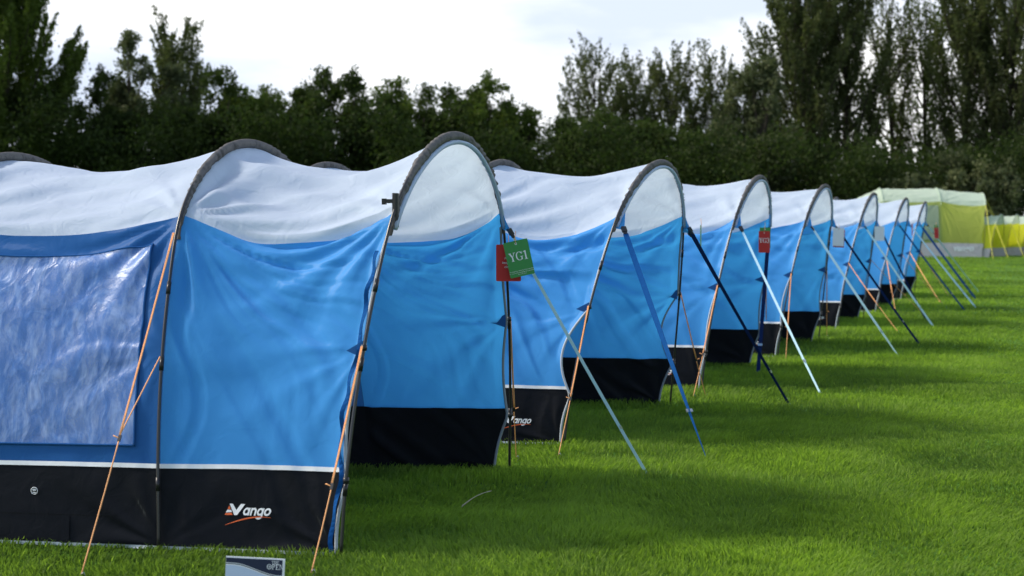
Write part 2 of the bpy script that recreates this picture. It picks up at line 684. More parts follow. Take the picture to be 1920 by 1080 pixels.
class Tent:
    """a tunnel tent: near front foot O, lateral unit l (to the far foot), back unit b."""

    def __init__(s, O, l, b, hoops, W=2.9, hz=0.972, sag=1.0, seed=0, bow=(0.05, 0.05, 0.04), wr=1.0, ridge=0.6):
        s.O, s.l, s.b = map(lambda q: np.asarray(q, float), (O, l, b))
        s.hoops, s.W, s.hz, s.sag, s.seed, s.bow, s.wr = hoops, W, hz, sag, seed, bow, wr
        s.up = np.array((0, 0, 1.0))
        s.ridge = ridge

    def hoop(s, k, v, off=0.0):
        """point(s) on hoop k at profile parameter v, pushed outward by off."""
        v = np.asarray(v, float)
        a, lean, hs, ws = s.hoops[k]
        p, z = prof(v)
        e = 1e-3
        p1, z1 = prof(np.clip(v + e, 0, 1))
        p0, z0 = prof(np.clip(v - e, 0, 1))
        tx, tz = p1 - p0, z1 - z0
        q = np.sqrt(tx * tx + tz * tz) + 1e-12
        nx, nzv = -tz / q, tx / q
        lat = ((p - 1.45) * ws + 1.45) * s.W / 2.9 + nx * off
        hh = z * hs * s.hz + nzv * off
        fwd = lean * (z / 2.09) ** 1.25
        return (s.O + s.b * a + s.l * lat[..., None] + s.up * hh[..., None] - s.b * fwd[..., None])

    def surf(s, k, t, v, wr=True, off=0.0):
        """points of the cloth between hoops k and k+1; t, v arrays of one shape."""
        A, B = s.hoop(k, v), s.hoop(k + 1, v)
        P = A + (B - A) * t[..., None]
        p, z = prof(v)
        cat = 4 * t * (1 - t)
        span = np.linalg.norm(s.b * (s.hoops[k + 1][0] - s.hoops[k][0] + s.hoops[k][1] - s.hoops[k + 1][1]))
        sg = s.sag * min(1.25, span / 1.2) * (1.0 if k == 0 else 0.5)
        down = sg * (0.19 * sstep(0.7, 2.05, z)) * (1 - s.ridge * sstep(1.72, 2.06, z)) * s.hz
        P = P - s.up * (cat * down)[..., None]
        side = np.sign(1.45 - p)
        inw = sg * (0.055 * np.sin(np.clip(z / 1.75, 0, 1) * math.pi)) * cat
        P = P + s.l * (side * inw)[..., None]
        if k == 0:                                    # free front edge hangs behind its pole between the clips
            e = 0.008 * (z < 1.6) + np.where(p > 1.45, 0.085, 0.025) * np.clip(1 - z / 0.38, 0, 1)
            zz = z
            for (z0, z1), am in zip(((0.0, 0.36), (0.36, 1.0), (1.0, 1.62)), s.bow):
                m_ = (zz >= z0) & (zz < z1)
                e = e + np.where(m_, am * np.sin(np.clip((zz - z0) / (z1 - z0), 0, 1) * math.pi), 0)
            P = P + s.b * (e * (1 - t) ** 2)[..., None]
        P = P
        if wr:
            D = s.wrinkle(k, t, v, z)
            dt = np.gradient(P, axis=1) if P.ndim == 3 else None
            if dt is not None and P.shape[0] > 2 and P.shape[1] > 2:
                dv = np.gradient(P, axis=0)
                n = np.cross(dt, dv)
                n /= np.linalg.norm(n, axis=2)[..., None] + 1e-9
                c = s.O + s.l * 1.45 + s.up * 0.8 + s.b * 1.0
                # outward side
                mid = P[P.shape[0] // 2, P.shape[1] // 2]
                cc = s.O + s.l * (s.W / 2) + s.b * ((mid - s.O) @ s.b) + s.up * 0.8
                if (n[P.shape[0] // 2, P.shape[1] // 2] @ (mid - cc)) < 0:
                    n = -n
                P = P + n * (D + off)[..., None]
        return P

    def wrinkle(s, k, t, v, z):
        span = abs(s.hoops[k + 1][0] - s.hoops[k][0])
        x = t * span
        y = v * ARC
        ft = np.clip(np.minimum(t, 1 - t) / 0.06, 0, 1)          # calm where it is sewn to the hoops
        D = 0
        rs = np.random.RandomState(s.seed * 31 + k * 7 + 3)
        yt = V2 * ARC
        anchors = []
        for ys, sd in ((0, 1), (ARC, -1)):
            anchors += [(span, ys + sd * yt, 0.030, 0.95, 15), (0, ys + sd * yt, 0.020, 0.6, 13),
                        (0, ys + sd * 0.02, 0.015, 0.6, 12), (span, ys + sd * 0.02, 0.008, 0.45, 10),
                        (0, ys + sd * 1.03, 0.014, 0.5, 11)]
        for i, (ax, ay, am, Ln, nn) in enumerate(anchors):
            dx, dy = x - ax, y - ay
            r = np.hypot(dx, dy)
            ang = np.arctan2(dy, np.abs(dx) + 1e-6)
            ph = rs.rand() * 6.28
            wob = 0.8 * vnoise(ang * 3.1 + 5 + i, r * 1.3 + 3, s.seed + 40 + i) + 0.25 * vnoise(x * 5 + 9, y * 5 + 9, s.seed + 2)
            q = np.sin(nn * ang + ph + wob * 2.2)
            q = np.sign(q) * np.abs(q) ** 0.8
            mod = 0.45 + 0.55 * vnoise(ang * 2.3 + 11 + i, r * 0.7 + 1, s.seed + 60 + i)
            D = D + am * q * mod * np.exp(-r / Ln) * np.clip(r / 0.12, 0, 1) * np.clip(r * nn / 3.0, 0, 1)
        if k == 0:                                   # long slanting drag folds across the porch walls
            dn = np.where(y < ARC / 2, yt - y, yt - (ARC - y))
            sl = 1.55 if s.seed % 2 else 1.2
            sl = np.where(y < ARC / 2, sl, 0.8)
            sx_ = span - x
            q = (sl * sx_ - dn) / np.sqrt(1 + sl * sl)
            al = (sx_ + sl * dn) / np.sqrt(1 + sl * sl)
            q = q + 0.05 * vnoise(al * 1.6 + 4, q * 3 + 9, s.seed + 71)
            rg = np.clip(vnoise(q * 13.5 + 30, al * 0.55 + 7, s.seed + 72) + 0.15, 0, 1) ** 1.3
            D = D - np.where(y < ARC / 2, 0.016, 0.030) * rg * sstep(-0.05, 0.25, dn) * (1 - 0.5 * sstep(1.0, 1.5, dn)) * sstep(0.0, 0.25, t)
            # sharp creases fanning down from the rear upper corner
            r = np.hypot(sx_, np.maximum(dn, 0)) + 1e-4
            ang = np.arctan2(sx_, np.maximum(dn, 0) + 1e-4) + 0.12 * vnoise(r * 2.0 + 3, r * 0 + 5, s.seed + 81)
            g1 = np.clip(vnoise(ang * 9.5 + 13, r * 0.75 + 3, s.seed + 82) - 0.08, 0, 1) ** 1.1
            D = D - 0.055 * g1 * sstep(0.08, 0.4, r) * (1 - 0.7 * sstep(0.8, 1.5, r)) * (dn > -0.02)
            g2 = np.clip(vnoise(ang * 21 + 3, r * 1.4 + 9, s.seed + 83) - 0.05, 0, 1)
            D = D - 0.016 * g2 * sstep(0.15, 0.5, r) * np.exp(-r / 0.7) * (dn > -0.02)
            # swags hanging under the seam
            sw = np.sin(dn * 44 + 3.0 * vnoise(x * 2.2 + 1, dn * 2 + 3, s.seed + 84))
            D = D + 0.009 * sw * np.exp(-np.maximum(dn, 0) / 0.22) * np.sin(np.clip(t, 0, 1) * math.pi) * (dn > -0.02)
        roof = sstep(1.55, 1.75, z)
        D = D + roof * 0.024 * vnoise(x * 1.7 + 3 + s.seed, y * 6.5 + 2, s.seed + 5)
        D = D + roof * 0.006 * vnoise(x * 4.1 + y * 3 + s.seed, y * 13 + 8, s.seed + 6)
        D = D + 0.005 * vnoise(x * 2.6 + 20 + s.seed, y * 2.6 + 2, s.seed + 8)
        D = D + 0.0014 * vnoise(x * 6 + y * 4 + 30, y * 7 - x * 3 + 40, s.seed + 9)
        D = D + 0.0005 * vnoise(x * 15 + y * 7 + 30, y * 17 - x * 9 + 40, s.seed + 10)
        return D * ft * s.wr


def grid_obj(name, P, mat, parent, origin):
    m, n = P.shape[:2]
    fs = [(j * n + i, j * n + i + 1, (j + 1) * n + i + 1, (j + 1) * n + i) for j in range(m - 1) for i in range(n - 1)]
    return mesh_obj(name, P.reshape(-1, 3), fs, mat, parent, origin)


def join_grids(name, Ps, mat, parent, origin):
    mb_v, mb_f, o = [], [], 0
    for P in Ps:
        m, n = P.shape[:2]
        mb_v.append(P.reshape(-1, 3))
        mb_f += [(o + j * n + i, o + j * n + i + 1, o + (j + 1) * n + i + 1, o + (j + 1) * n + i) for j in range(m - 1) for i in range(n - 1)]
        o += m * n
    return mesh_obj(name, np.vstack(mb_v), mb_f, mat, parent, origin)


def sample(T, k, va, vb, nt, nv):
    """cloth patch with the boundary-true displacement (computed on a slightly larger grid so patches meet)."""
    h = (vb - va) / (nv - 1)
    vv = np.concatenate(([va - h], np.linspace(va, vb, nv), [vb + h])).clip(0, 1)
    if va - h < 0:
        vv[0] = 0
    t = np.linspace(0, 1, nt)
    tt, vg = np.meshgrid(t, vv)
    return T.surf(k, tt, vg)[1:-1]


def hang(T, hoop, side, z):
    v = v_of_z(z)
    if side == 'far':
        v = 1 - v
    return T.hoop(hoop, np.array([v]), 0.012)[0]


def text_geo(txt, size, shear=0.0, bold=0.0, align='CENTER'):
    cu = bpy.data.curves.new('lettering', 'FONT')
    cu.body = txt
    cu.size = size
    cu.shear = shear
    cu.offset = bold
    cu.align_x = align
    cu.resolution_u = 3
    ob = bpy.data.objects.new('lettering', cu)
    C.objects.link(ob)
    dg = bpy.context.evaluated_depsgraph_get()
    me = bpy.data.meshes.new_from_object(ob.evaluated_get(dg))
    v = np.array([q.co[:] for q in me.vertices])
    f = [tuple(p.vertices) for p in me.polygons]
    bpy.data.objects.remove(ob)
    bpy.data.curves.remove(cu)
    bpy.data.meshes.remove(me)
    return v, f


def subdivide_geo(v, f, n=1):
    return v, f


def rect(x0, y0, x1, y1):
    return [(x0, y0), (x1, y0), (x1, y1), (x0, y1)]


def arc(cx, cy, rx, ry, a0, a1, thick, n=16):
    """list of quads along an elliptic arc, thick(angle in degrees) gives the stroke."""
    qs = []
    aa = np.linspace(a0, a1, n)
    for i in range(n - 1):
        q = []
        for a, s in ((aa[i], 1), (aa[i + 1], 1), (aa[i + 1], -1), (aa[i], -1)):
            t = thick(a) / 2
            q.append((cx + (rx + s * t) * math.cos(R(a)), cy + (ry + s * t) * math.sin(R(a))))
        qs.append(q)
    return qs


def brand_print(T, k, parent, origin, x0, z0, wid, side='near'):
    """printed maker's mark on the black skirt: orange triangle, white italic word, orange swoosh."""
    flip = 1
    span = T.hoops[k + 1][0] - T.hoops[k][0]

    def onto(p2, off):
        # p2: x to the right along the wall as seen from outside, y up; right = towards the front hoop
        x = x0 + p2[:, 0]
        z = z0 + p2[:, 1]
        t = np.clip(1 - x / span, 0.02, 0.98)
        v = np.interp(z, _half[:, 1], _al[:len(_half)])
        n = -T.l
        P = []
        for ti, vi in zip(t, v):
            tt, vg = np.meshgrid(np.array([ti - .01, ti, ti + .01]), np.array([vi - .003, vi, vi + .003]))
            P.append(T.surf(k, tt, vg)[1, 1])
        return np.array(P) + n * off

    # round bold letters a n g o, slanted, in units of the x-height
    th = lambda a_: 0.25
    LET = [arc(0.42, 0.5, 0.33, 0.38, 0, 360, th, 22) + [rect(0.64, 0.0, 0.89, 0.98)],
           [rect(0.0, 0.0, 0.25, 0.98)] + arc(0.42, 0.52, 0.30, 0.36, 0, 150, th, 14) + [rect(0.595, 0.0, 0.845, 0.54)],
           arc(0.42, 0.5, 0.33, 0.38, 0, 360, th, 22) + [rect(0.64, -0.1, 0.89, 0.98)] + arc(0.40, -0.1, 0.365, 0.25, 200, 360, th, 12),
           arc(0.45, 0.5, 0.36, 0.38, 0, 360, th, 24)]
    xh = wid * 0.148
    pv, f, xo = [], [], 0.0
    for lt, adv in zip(LET, (0.99, 0.95, 0.99, 0.9)):
        for q in lt:
            f.append(tuple(range(len(pv), len(pv) + len(q))))
            pv += [((xo + a_ + 0.26 * b_) , b_) for a_, b_ in q]
        xo += adv
    v = np.array(pv)
    v[:, 0] = v[:, 0] * (wid * 0.56 / xo) + wid * 0.36
    v[:, 1] *= xh
    hx = wid * 0.20
    # the big V and the split triangle
    W = wid
    vp = np.array([(0.085, 0.29), (0.145, 0.29), (0.215, 0.13), (0.295, 0.29), (0.375, 0.29), (0.235, 0.0), (0.18, 0.0)]) * np.array((W * 1.08, W * 0.74))
    vv = np.vstack([v, vp])
    n0 = len(v)
    f2 = f + [(n0, n0 + 6, n0 + 2, n0 + 1), (n0 + 2, n0 + 6, n0 + 5), (n0 + 2, n0 + 5, n0 + 4, n0 + 3)]
    tri_w = np.array([(0.02, 0.07), (0.145, 0.085), (0.125, 0.145), (0.05, 0.15)]) * np.array((W, W * 0.66))
    n1 = len(vv)
    vv = np.vstack([vv, tri_w])
    f2 = f2 + [(n1, n1 + 1, n1 + 2, n1 + 3)]
    lg = mesh_obj('lettering', onto(vv, 0.005), f2, M['letter_white'], parent, origin, False)
    to = np.array([(0.0, 0.0), (0.165, 0.0), (0.14, 0.065), (0.018, 0.05), (0.055, 0.17), (0.118, 0.165), (0.088, 0.28)]) * np.array((W, W * 0.66))
    fo = [(0, 1, 2, 3), (4, 5, 6)]
    k2 = 16
    xs = np.linspace(0, 1, k2)
    mid = np.column_stack([0.03 + 0.92 * xs, -0.19 + 0.235 * np.sin(xs * 1.95) ** 1.0 * 0.72])
    th = 0.022 * np.sin(np.clip(xs * 1.1 + 0.08, 0, 1.12) * math.pi * 0.86) + 0.004
    a = mid.copy()
    a[:, 1] += th / 2
    b = mid.copy()
    b[:, 1] -= th / 2
    n2 = len(to)
    to = np.vstack([to, a * W, b * W])
    fo += [(n2 + i, n2 + i + 1, n2 + k2 + i + 1, n2 + k2 + i) for i in range(k2 - 1)]
    mesh_obj('emblem', onto(to, 0.006), fo, M['letter_orange'], parent, origin, False)


def build_tent(name, T, label, group, mats, hi=1, window=True, brand=True, ropes=(), straps=(), cat='tent',
               detail=True, porch_bays=1, cordmat=None):
    O = T.O
    root = empty(name, tuple(O), label, cat, group)
    nb = len(T.hoops) - 1
    nt, nv = (96, 84) if hi == 2 else (48, 40) if hi == 1 else (14, 8)
    nr = nv + 24
    roofs = [sample(T, k, V2, 1 - V2, nt, nr) for k in range(nb)]
    join_grids('roof', roofs, mats['roof'], root, O)
    for sd in (0, 1):
        va, vb = (V1, V2) if sd == 0 else (1 - V2, 1 - V1)
        for k in range(nb):
            mt = mats['porch'] if k < porch_bays else mats['wall']
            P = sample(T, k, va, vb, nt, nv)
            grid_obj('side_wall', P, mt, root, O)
        va, vb = (0.0, V1) if sd == 0 else (1 - V1, 1.0)
        Ps = [sample(T, k, va, vb, nt, max(8, nv // 2)) for k in range(nb)]
        join_grids('mud_wall', Ps, mats['mud'], root, O)
        # piping over the seam and the hem on the ground
        sgn = -1 if sd == 0 else 1
        tr, hm = [], []
        for k in range(nb):
            h = 0.005
            vc = V1 if sd == 0 else 1 - V1
            P = sample(T, k, vc - h * 0.40, vc + h * 0.40, nt, 4)
            tr.append(P + T.l * sgn * 0.005)
            v0 = (0.0, 0.003) if sd == 0 else (0.997, 1.0)
            P = sample(T, k, v0[0], v0[1], nt, 3)
            hm.append(P + T.l * sgn * 0.006 + np.array((0, 0, 0.006)))
        join_grids('trim', tr, mats['trim'], root, O)
        if detail:
            join_grids('hem', hm, mats['hem'], root, O)
    # closed back end
    kb = nb
    vvs = np.linspace(0, 1, 41)
    rim = T.hoop(kb, vvs)
    rim_c = rim.mean(axis=0)
    base = np.array([T.hoop(kb, np.array([0.0]))[0] * (1 - q) + T.hoop(kb, np.array([1.0]))[0] * q for q in np.linspace(0, 1, 41)])
    cap = np.stack([rim, rim * 0.5 + base * 0.5, base]) + T.b * 0.004
    grid_obj('back_wall', cap, mats['wall'], root, O)
    # hoops: pole, ferrules, sleeve
    for k in range(nb):
        vs_ = np.linspace(0, 1, 90 if hi else 40)
        pts = T.hoop(k, vs_, 0.028)
        pts[:, 2] = np.maximum(pts[:, 2], 0)
        if detail or k == 0:
            pl = MB().tube(pts, 0.0085 if detail else 0.012, 8 if hi else 5).build('pole', M['pole'], root, O)
            for zf in ((0.33, 0.92, 1.30) if hi else ()):
                for sd in (0, 1):
                    vf = v_of_z(zf + 0.05 * ((k * 3 + sd) % 3))
                    vf = vf if sd == 0 else 1 - vf
                    q = T.hoop(k, np.array([vf - 0.006, vf + 0.006]), 0.028)
                    MB().tube(q, 0.0115, 8).build('ferrule', M['ferrule'], pl, O)
        # sleeve: a gathered lens-shaped fin of cloth from seam to pole
        n = 320 if hi == 2 else 200 if hi == 1 else 40
        vv = np.linspace(v_of_z(1.56), 1 - v_of_z(1.56), n)
        s01 = np.linspace(0, 1, n)
        endt = np.clip(np.minimum(s01, 1 - s01) / 0.22, 0, 1) ** 1.0
        inner = T.hoop(k, vv, -0.004)
        hgt = (0.010 + 0.042 * endt) if detail else 0.05 * np.ones(n)
        outer = T.hoop(k, vv) + 0
        outn = T.hoop(k, vv, 1.0) - T.hoop(k, vv, 0.0)
        rs = np.random.RandomState(T.seed + k)
        wav = np.sin(s01 * 120 + 4 * vnoise(s01 * 14, s01 * 0 + 2.5, T.seed + 77 + k)) * (0.5 + 0.5 * vnoise(s01 * 9, s01 * 0 + 7.5, T.seed + 78))
        wid = 0.010 + 0.009 * endt
        ring = []
        m_ = 12
        for q in range(m_):
            th = 2 * math.pi * q / m_
            ph = np.sin(s01 * 215 + q * 0.8 + 9 * vnoise(s01 * 17, s01 * 0 + 2.5, T.seed + 77 + k) + 2 * vnoise(s01 * 60, s01 * 0 + 1.5, T.seed + 79 + k))
            ph = ph * (0.45 + 0.55 * vnoise(s01 * 38, s01 * 0 + 4.5 + q * 0.15, T.seed + 76 + k))
            rr = 1 + 0.75 * ph * (detail and 1 or 0)
            hh = hgt * (0.5 - 0.5 * math.cos(th)) * (1 + 0.012 * ph)
            ww = wid * math.sin(th) * rr
            ring.append(inner + outn * hh[:, None] + T.b * ww[:, None])
        Pm = np.stack(ring + [ring[0]])
        if detail:
            grid_obj('pole_sleeve', Pm, mats['sleeve'], root, O)
        else:
            grid_obj('pole_sleeve', Pm, mats['roof'], root, O)
    # bindings of the open front edge
    if detail:
        va = v_of_z(1.60)
        for sd in (0, 1):
            vv = np.linspace(0.0, va, 44)
            if sd:
                vv = 1 - vv
            P = T.surf(0, np.zeros((len(vv), 3)) + np.array([0, 0.02, 0.04]), np.repeat(vv[:, None], 3, 1), wr=False)[:, 0]
            MB().tube(P, 0.0085, 6).build('edge_binding', M['edge'] if sd else M['hem'], root, O)
        vv = np.linspace(va, 1 - va, 70)
        P = T.hoop(0, vv, -0.012)
        MB().tube(P - T.b * 0.014, 0.013, 6).build('edge_binding', M['white'], root, O)
        # clips that tie the cloth edge to the pole, with their blue tabs
        for sd in ('near', 'far'):
            for zc in (1.0, 0.37):
                v = v_of_z(zc)
                v = v if sd == 'near' else 1 - v
                pp = T.hoop(0, np.array([v]), 0.028)[0]
                ed = T.surf(0, np.array([[0, .02, .04]] * 3), np.full((3, 3), v), wr=False)[1, 0]
                dirv = ed - pp
                ln = np.linalg.norm(dirv)
                mbc = MB()
                mbc.tube(line(pp - dirv / ln * 0.012, ed, 4), 0.0075, 6)
                mbc.tube([pp - T.up * 0.014, pp + T.up * 0.014], 0.0145, 8)
                cl = mbc.build('clip', M['plastic'], root, O)
                if zc > 0.5:
                    bk = T.surf(0, np.array([[.07, .09, .11]] * 3), np.full((3, 3), v), wr=False)[1, 1]
                    sgn = -1 if sd == 'near' else 1
                    off = T.l * sgn * 0.012
                    off2 = T.l * -1 * 0.02 if sd == 'far' else off
                    tri = np.array([ed + T.up * 0.042 + off2, ed - T.up * 0.042 + off2, bk + off2])
                    tri = np.vstack([tri, tri + T.l * -0.003])
                    mesh_obj('tab', tri, [(0, 1, 2), (5, 4, 3), (0, 3, 4, 1), (1, 4, 5, 2), (2, 5, 3, 0)], M['deep_blue'], cl, O, False)
    # window
    if window:
        k = 1
        span = T.hoops[k + 1][0] - T.hoops[k][0]
        t0, t1 = 0.135 / span, 1 - 0.135 / span
        va, vb = v_of_z(0.52), v_of_z(1.575)
        tt, vg = np.meshgrid(np.linspace(t0, t1, nt), np.linspace(va, vb, nv))
        P = T.surf(k, tt, vg)
        if detail:
            grid_obj('curtain', P - T.l * 0.004, M['curtain'], root, O)
            wn = grid_obj('window', P - T.l * 0.014 + T.l * 0, M['window'], root, O)
            fr = MB()
            e = [P[0], P[-1], P[:, 0], P[:, -1]]
            for q in e:
                fr.tube(q - T.l * 0.012, 0.006, 6)
            fr.build('window_seam', mats['wall'], wn, O)
        else:
            grid_obj('window', P - T.l * 0.02, M['y_window'], root, O)
    if brand:
        span0 = T.hoops[1][0]
        if detail:
            brand_print(T, 0, root, O, brand[0], brand[1], brand[2])
    # guy ropes
    cm = cordmat or M['rope']
    for (hk, sd, z, peg, hook) in ropes:
        a = hang(T, hk, sd, z)
        p = np.asarray(peg, float)
        if detail:
            a = T.hoop(hk, np.array([v_of_z(z) if sd == 'near' else 1 - v_of_z(z)]), 0.05)[0]
        rt = MB()
        side = np.cross(p - a, (0, 0, 1))
        side /= np.linalg.norm(side) + 1e-9
        knot = a + (p - a) * 0.62
        r_ = 0.0034 if detail else 0.012
        if hi == 0 and detail:
            r_ = 0.005
        if hook is not None:                        # doubled strand from the pole clip down to the runner
            a2 = T.hoop(hk, np.array([v_of_z(hook) if sd == 'near' else 1 - v_of_z(hook)]), 0.05)[0]
            rt.tube(line(a2, knot + side * 0.006, 8), r_, 5)
        rt.tube(line(a, knot, 10, 0.004), r_, 5)
        rt.tube(line(a + side * 0.006, knot + side * 0.005, 10, 0.008), r_ * 0.9, 5)
        rt.tube(line(knot, p + np.array((0, 0, 0.03)), 10, 0.004), r_, 5)
        rt.tube(line(knot, knot + side * 0.03 + np.array((0, 0, 0.012)), 4), r_, 5)
        ro = rt.build('guy_rope', cm, root, O)
        if detail:
            d = (p - a) / np.linalg.norm(p - a)
            MB().box(knot, d * 0.016, side * 0.007, np.cross(d, side) * 0.004).build('runner', M['plastic'], ro, O, False)
            pm = MB()
            pm.tube([p + (0, 0, 0.035), p + (0.012, 0, 0.045), p + (0.018, 0, 0.03), p + (0.0, 0, 0.0), p - d * 0.0 + (-0.04, 0.0, -0.12)], 0.003, 6)
            pm.build('peg', M['peg'], ro, O)
    # storm straps
    for (sd, z, peg, mat, wd, tw) in straps:
        v = v_of_z(z)
        v = v if sd == 'near' else 1 - v
        a = T.hoop(0, np.array([v]), 0.0)[0]
        p = np.asarray(peg, float)
        d = (p - a) / np.linalg.norm(p - a)
        clip = a + d * 0.115
        va, vb = v_of_z(z - 0.09), v_of_z(min(1.80, z + 0.09))
        if sd == 'far':
            va, vb = 1 - va, 1 - vb
        q = T.hoop(0, np.linspace(va, vb, 7), -0.005)
        tip = np.array([clip + T.up * (0.012 * (i - 3) / 3) for i in range(7)])
        tabP = np.stack([q + (tip - q) * f - d * 0 + T.b * 0.02 * math.sin(f * 3.1) * 0 for f in np.linspace(0, 1, 6)])
        sidev = np.cross(d, (0, 0, 1))
        sidev /= np.linalg.norm(sidev)
        tabP += (np.sin(np.arange(7) * 1.9)[None, :, None] * 0.008 * sidev)
        st_n = 26
        tws = np.linspace(0, tw, st_n)
        mid = clip + (p - clip) * 0.8
        pts = line(clip + d * 0.05, p, st_n, 0.012)
        sv = np.array((1.0, 0.1, 0))
        st = mesh_obj('storm_strap', *ribbon_geo(pts, sv, wd, 0.0025, tws), mat, root, O, False)
        grid_obj('tab', tabP, M['blue'] if detail else mats['porch'], st, O)
        bm_ = MB()
        bm_.box(clip + d * 0.01, d * 0.022, sidev * 0.018, np.cross(d, sidev) * 0.010)
        bm_.box(clip + d * 0.04, d * 0.012, sidev * 0.014, np.cross(d, sidev) * 0.006)
        bm_.build('buckle', M['plastic'], st, O, False)
        MB().box(clip + (p - clip) * 0.8, d * 0.012, sidev * wd * 0.6, np.cross(d, sidev) * 0.005).build('slider', M['metal'], st, O, False)
        MB().tube([p + (0, 0, 0.02), p + (-0.04, 0, -0.1)], 0.004, 6).build('peg', M['peg'], st, O)
    return root


def unit(a):
    a = np.asarray(a, float)
    return a / np.linalg.norm(a)


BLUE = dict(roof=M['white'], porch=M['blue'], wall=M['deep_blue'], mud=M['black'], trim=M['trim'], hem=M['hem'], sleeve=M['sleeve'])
BLUE2 = dict(BLUE, wall=M['blue'])
GRP = 'blue tunnel tents pitched in a row'


def dirs(lat_deg, back_deg):
    return (np.array((math.sin(R(lat_deg)), math.cos(R(lat_deg)), 0)),
            np.array((-math.cos(R(back_deg)), math.sin(R(back_deg)), 0)))


G = ground
NEAR = dict(straps=1.60)
SB, SL, SN = M['strap'], M['strap_light'], M['strap_navy']
TENTS = []
# nearest tent
l, b = dirs(15.5, 11)
T1 = Tent(G(643, 1045), l, b, [(0, 0.12, 1.0, 1), (0.91, -0.16, 0.985, 1), (2.33, -0.17, 0.955, 1), (3.6, -0.15, 0.93, 1), (5.0, -0.5, 0.42, 0.94)],
          seed=11, bow=(0.015, 0.03, 0.012), wr=1.1, ridge=0.1)
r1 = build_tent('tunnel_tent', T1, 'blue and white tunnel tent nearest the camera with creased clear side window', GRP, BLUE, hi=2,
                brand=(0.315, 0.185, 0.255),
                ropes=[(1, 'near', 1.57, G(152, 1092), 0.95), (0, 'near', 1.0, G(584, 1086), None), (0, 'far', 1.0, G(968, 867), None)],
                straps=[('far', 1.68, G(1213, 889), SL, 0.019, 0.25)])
TENTS.append(T1)
specs = [
    # near foot px, lateral deg, lean, ropes near/far px, straps
    ((1060, 836), 20, 0.31, (1047, 862), (1323, 748), [('near', 1.68, (1326, 863), SB, 0.04, 1.9), ('far', 1.68, (1481, 761), SN, 0.026, 0.8), ('far', 1.64, (1476, 750), SN, 0.012, 0.3)],
     'blue tunnel tent second from the camera, wide blue strap across its open porch', 2),
    ((1317, 731), 18.5, 0.28, (1300, 749), (1436, 655), [('near', 1.68, (1540, 742), SL, 0.022, 1.2), ('far', 1.68, (1421, 702), SN, 0.04, 0.4)],
     'blue tunnel tent third in the row, lettered red tag hanging by its porch', 1),
    ((1459, 670), 19.5, 0.31, (1473, 679), (1550, 634), [('near', 1.68, (1686, 670), SL, 0.028, 1.4), ('far', 1.68, (1725, 647), SN, 0.028, 0.6)],
     'blue tunnel tent fourth in the row, beside white card with red card behind it', 1),
    ((1571, 617), 19, 0.34, (1684, 626), (1732, 592), [('near', 1.68, (1752, 615), SL, 0.028, 0.6), ('far', 1.68, (1737, 601), SN, 0.028, 0.6)],
     'blue tunnel tent fifth in the row, plain white card hanging at its porch', 1),
    ((1645, 585), 19, 0.34, (1680, 592), (1766, 571), [('near', 1.68, (1809, 582), SB, 0.03, 0.6), ('far', 1.68, (1830, 577), SL, 0.028, 0.6)],
     'blue tunnel tent second from the far end of the row, dark tag edge on', 0),
    ((1692, 562), 18, 0.34, (1764, 571), (1778, 556), [('near', 1.68, (1830, 561), SB, 0.045, 0.6), ('far', 1.68, (1837, 550), SL, 0.028, 0.6)],
     'blue tunnel tent at the far row end, before the large yellow tent', 0),
]
for i, (nf, la, lean, rn, rf, ss, lab, hi) in enumerate(specs):
    l, b = dirs(la, 11)
    rs = random.Random(i + 5)
    a1 = 1.0 + rs.uniform(-0.04, 0.05)
    T = Tent(G(*nf), l, b, [(0, lean, 1.0, 1), (a1, 0.06, 1.005, 1), (a1 + 1.38, 0, 1.0, 1), (a1 + 2.7, -0.1, 0.94, 1), (a1 + 4.1, -0.45, 0.42, 0.94)],
             seed=23 + 9 * i, bow=((0.02, 0.12, 0.008) if i == 0 else (0.01, 0.015 + 0.012 * (i % 3), 0.008)), sag=rs.uniform(0.85, 1.05) if i else 1.05, wr=1.1)
    build_tent('tunnel_tent', T, lab, GRP, BLUE2, hi=hi, window=hi > 0, brand=(0.55, 0.155, 0.235) if hi else None,
               ropes=[(0, 'near', 1.0, G(*rn), None), (0, 'far', 1.0, G(*rf), None)],
               straps=[(s_[0], s_[1], G(*s_[2])) + tuple(s_[3:]) for s_ in ss])
    TENTS.append(T)

# nearest tent only: the unhooked strap hanging down its near pole, buckle, badge and stitched skirt pocket
O = T1.O
vs_ = np.array([v_of_z(z) for z in np.linspace(1.50, 0.02, 60)])
P = T1.surf(0, np.tile(np.array([0.02, 0.035, 0.05]), (60, 1)), np.repeat(vs_[:, None], 3, 1), wr=False)[:, 1]
zz = np.linspace(0, 1, 60)
P = P - T1.l * (0.018 + 0.008 * np.sin(zz * 60))[:, None] + T1.b * (0.005 * np.sin(zz * 47 + 1))[:, None] - T1.b * 0.012
r1c = [c for c in bpy.data.objects if c.parent == r1]
mesh_obj('storm_strap', *ribbon_geo(P, T1.b + np.array((0, 0.2, 0)), 0.022, 0.0025, 0.5 * np.sin(zz * 31)), SB, r1, O, False)
bp = T1.hoop(0, np.array([v_of_z(1.70)]), 0.05)[0]
bk = MB()
bk.box(bp + T1.b * 0.028, T1.b * 0.028, T1.up * 0.010, T1.l * 0.010)
bk.box(bp + T1.b * 0.058 - T1.up * 0.002, T1.b * 0.009, T1.up * 0.015, T1.l * 0.012)
bk.tube([bp + T1.up * 0.04, bp - T1.up * 0.13], 0.017, 8)
bk.build('buckle', M['plastic'], r1, O, False)
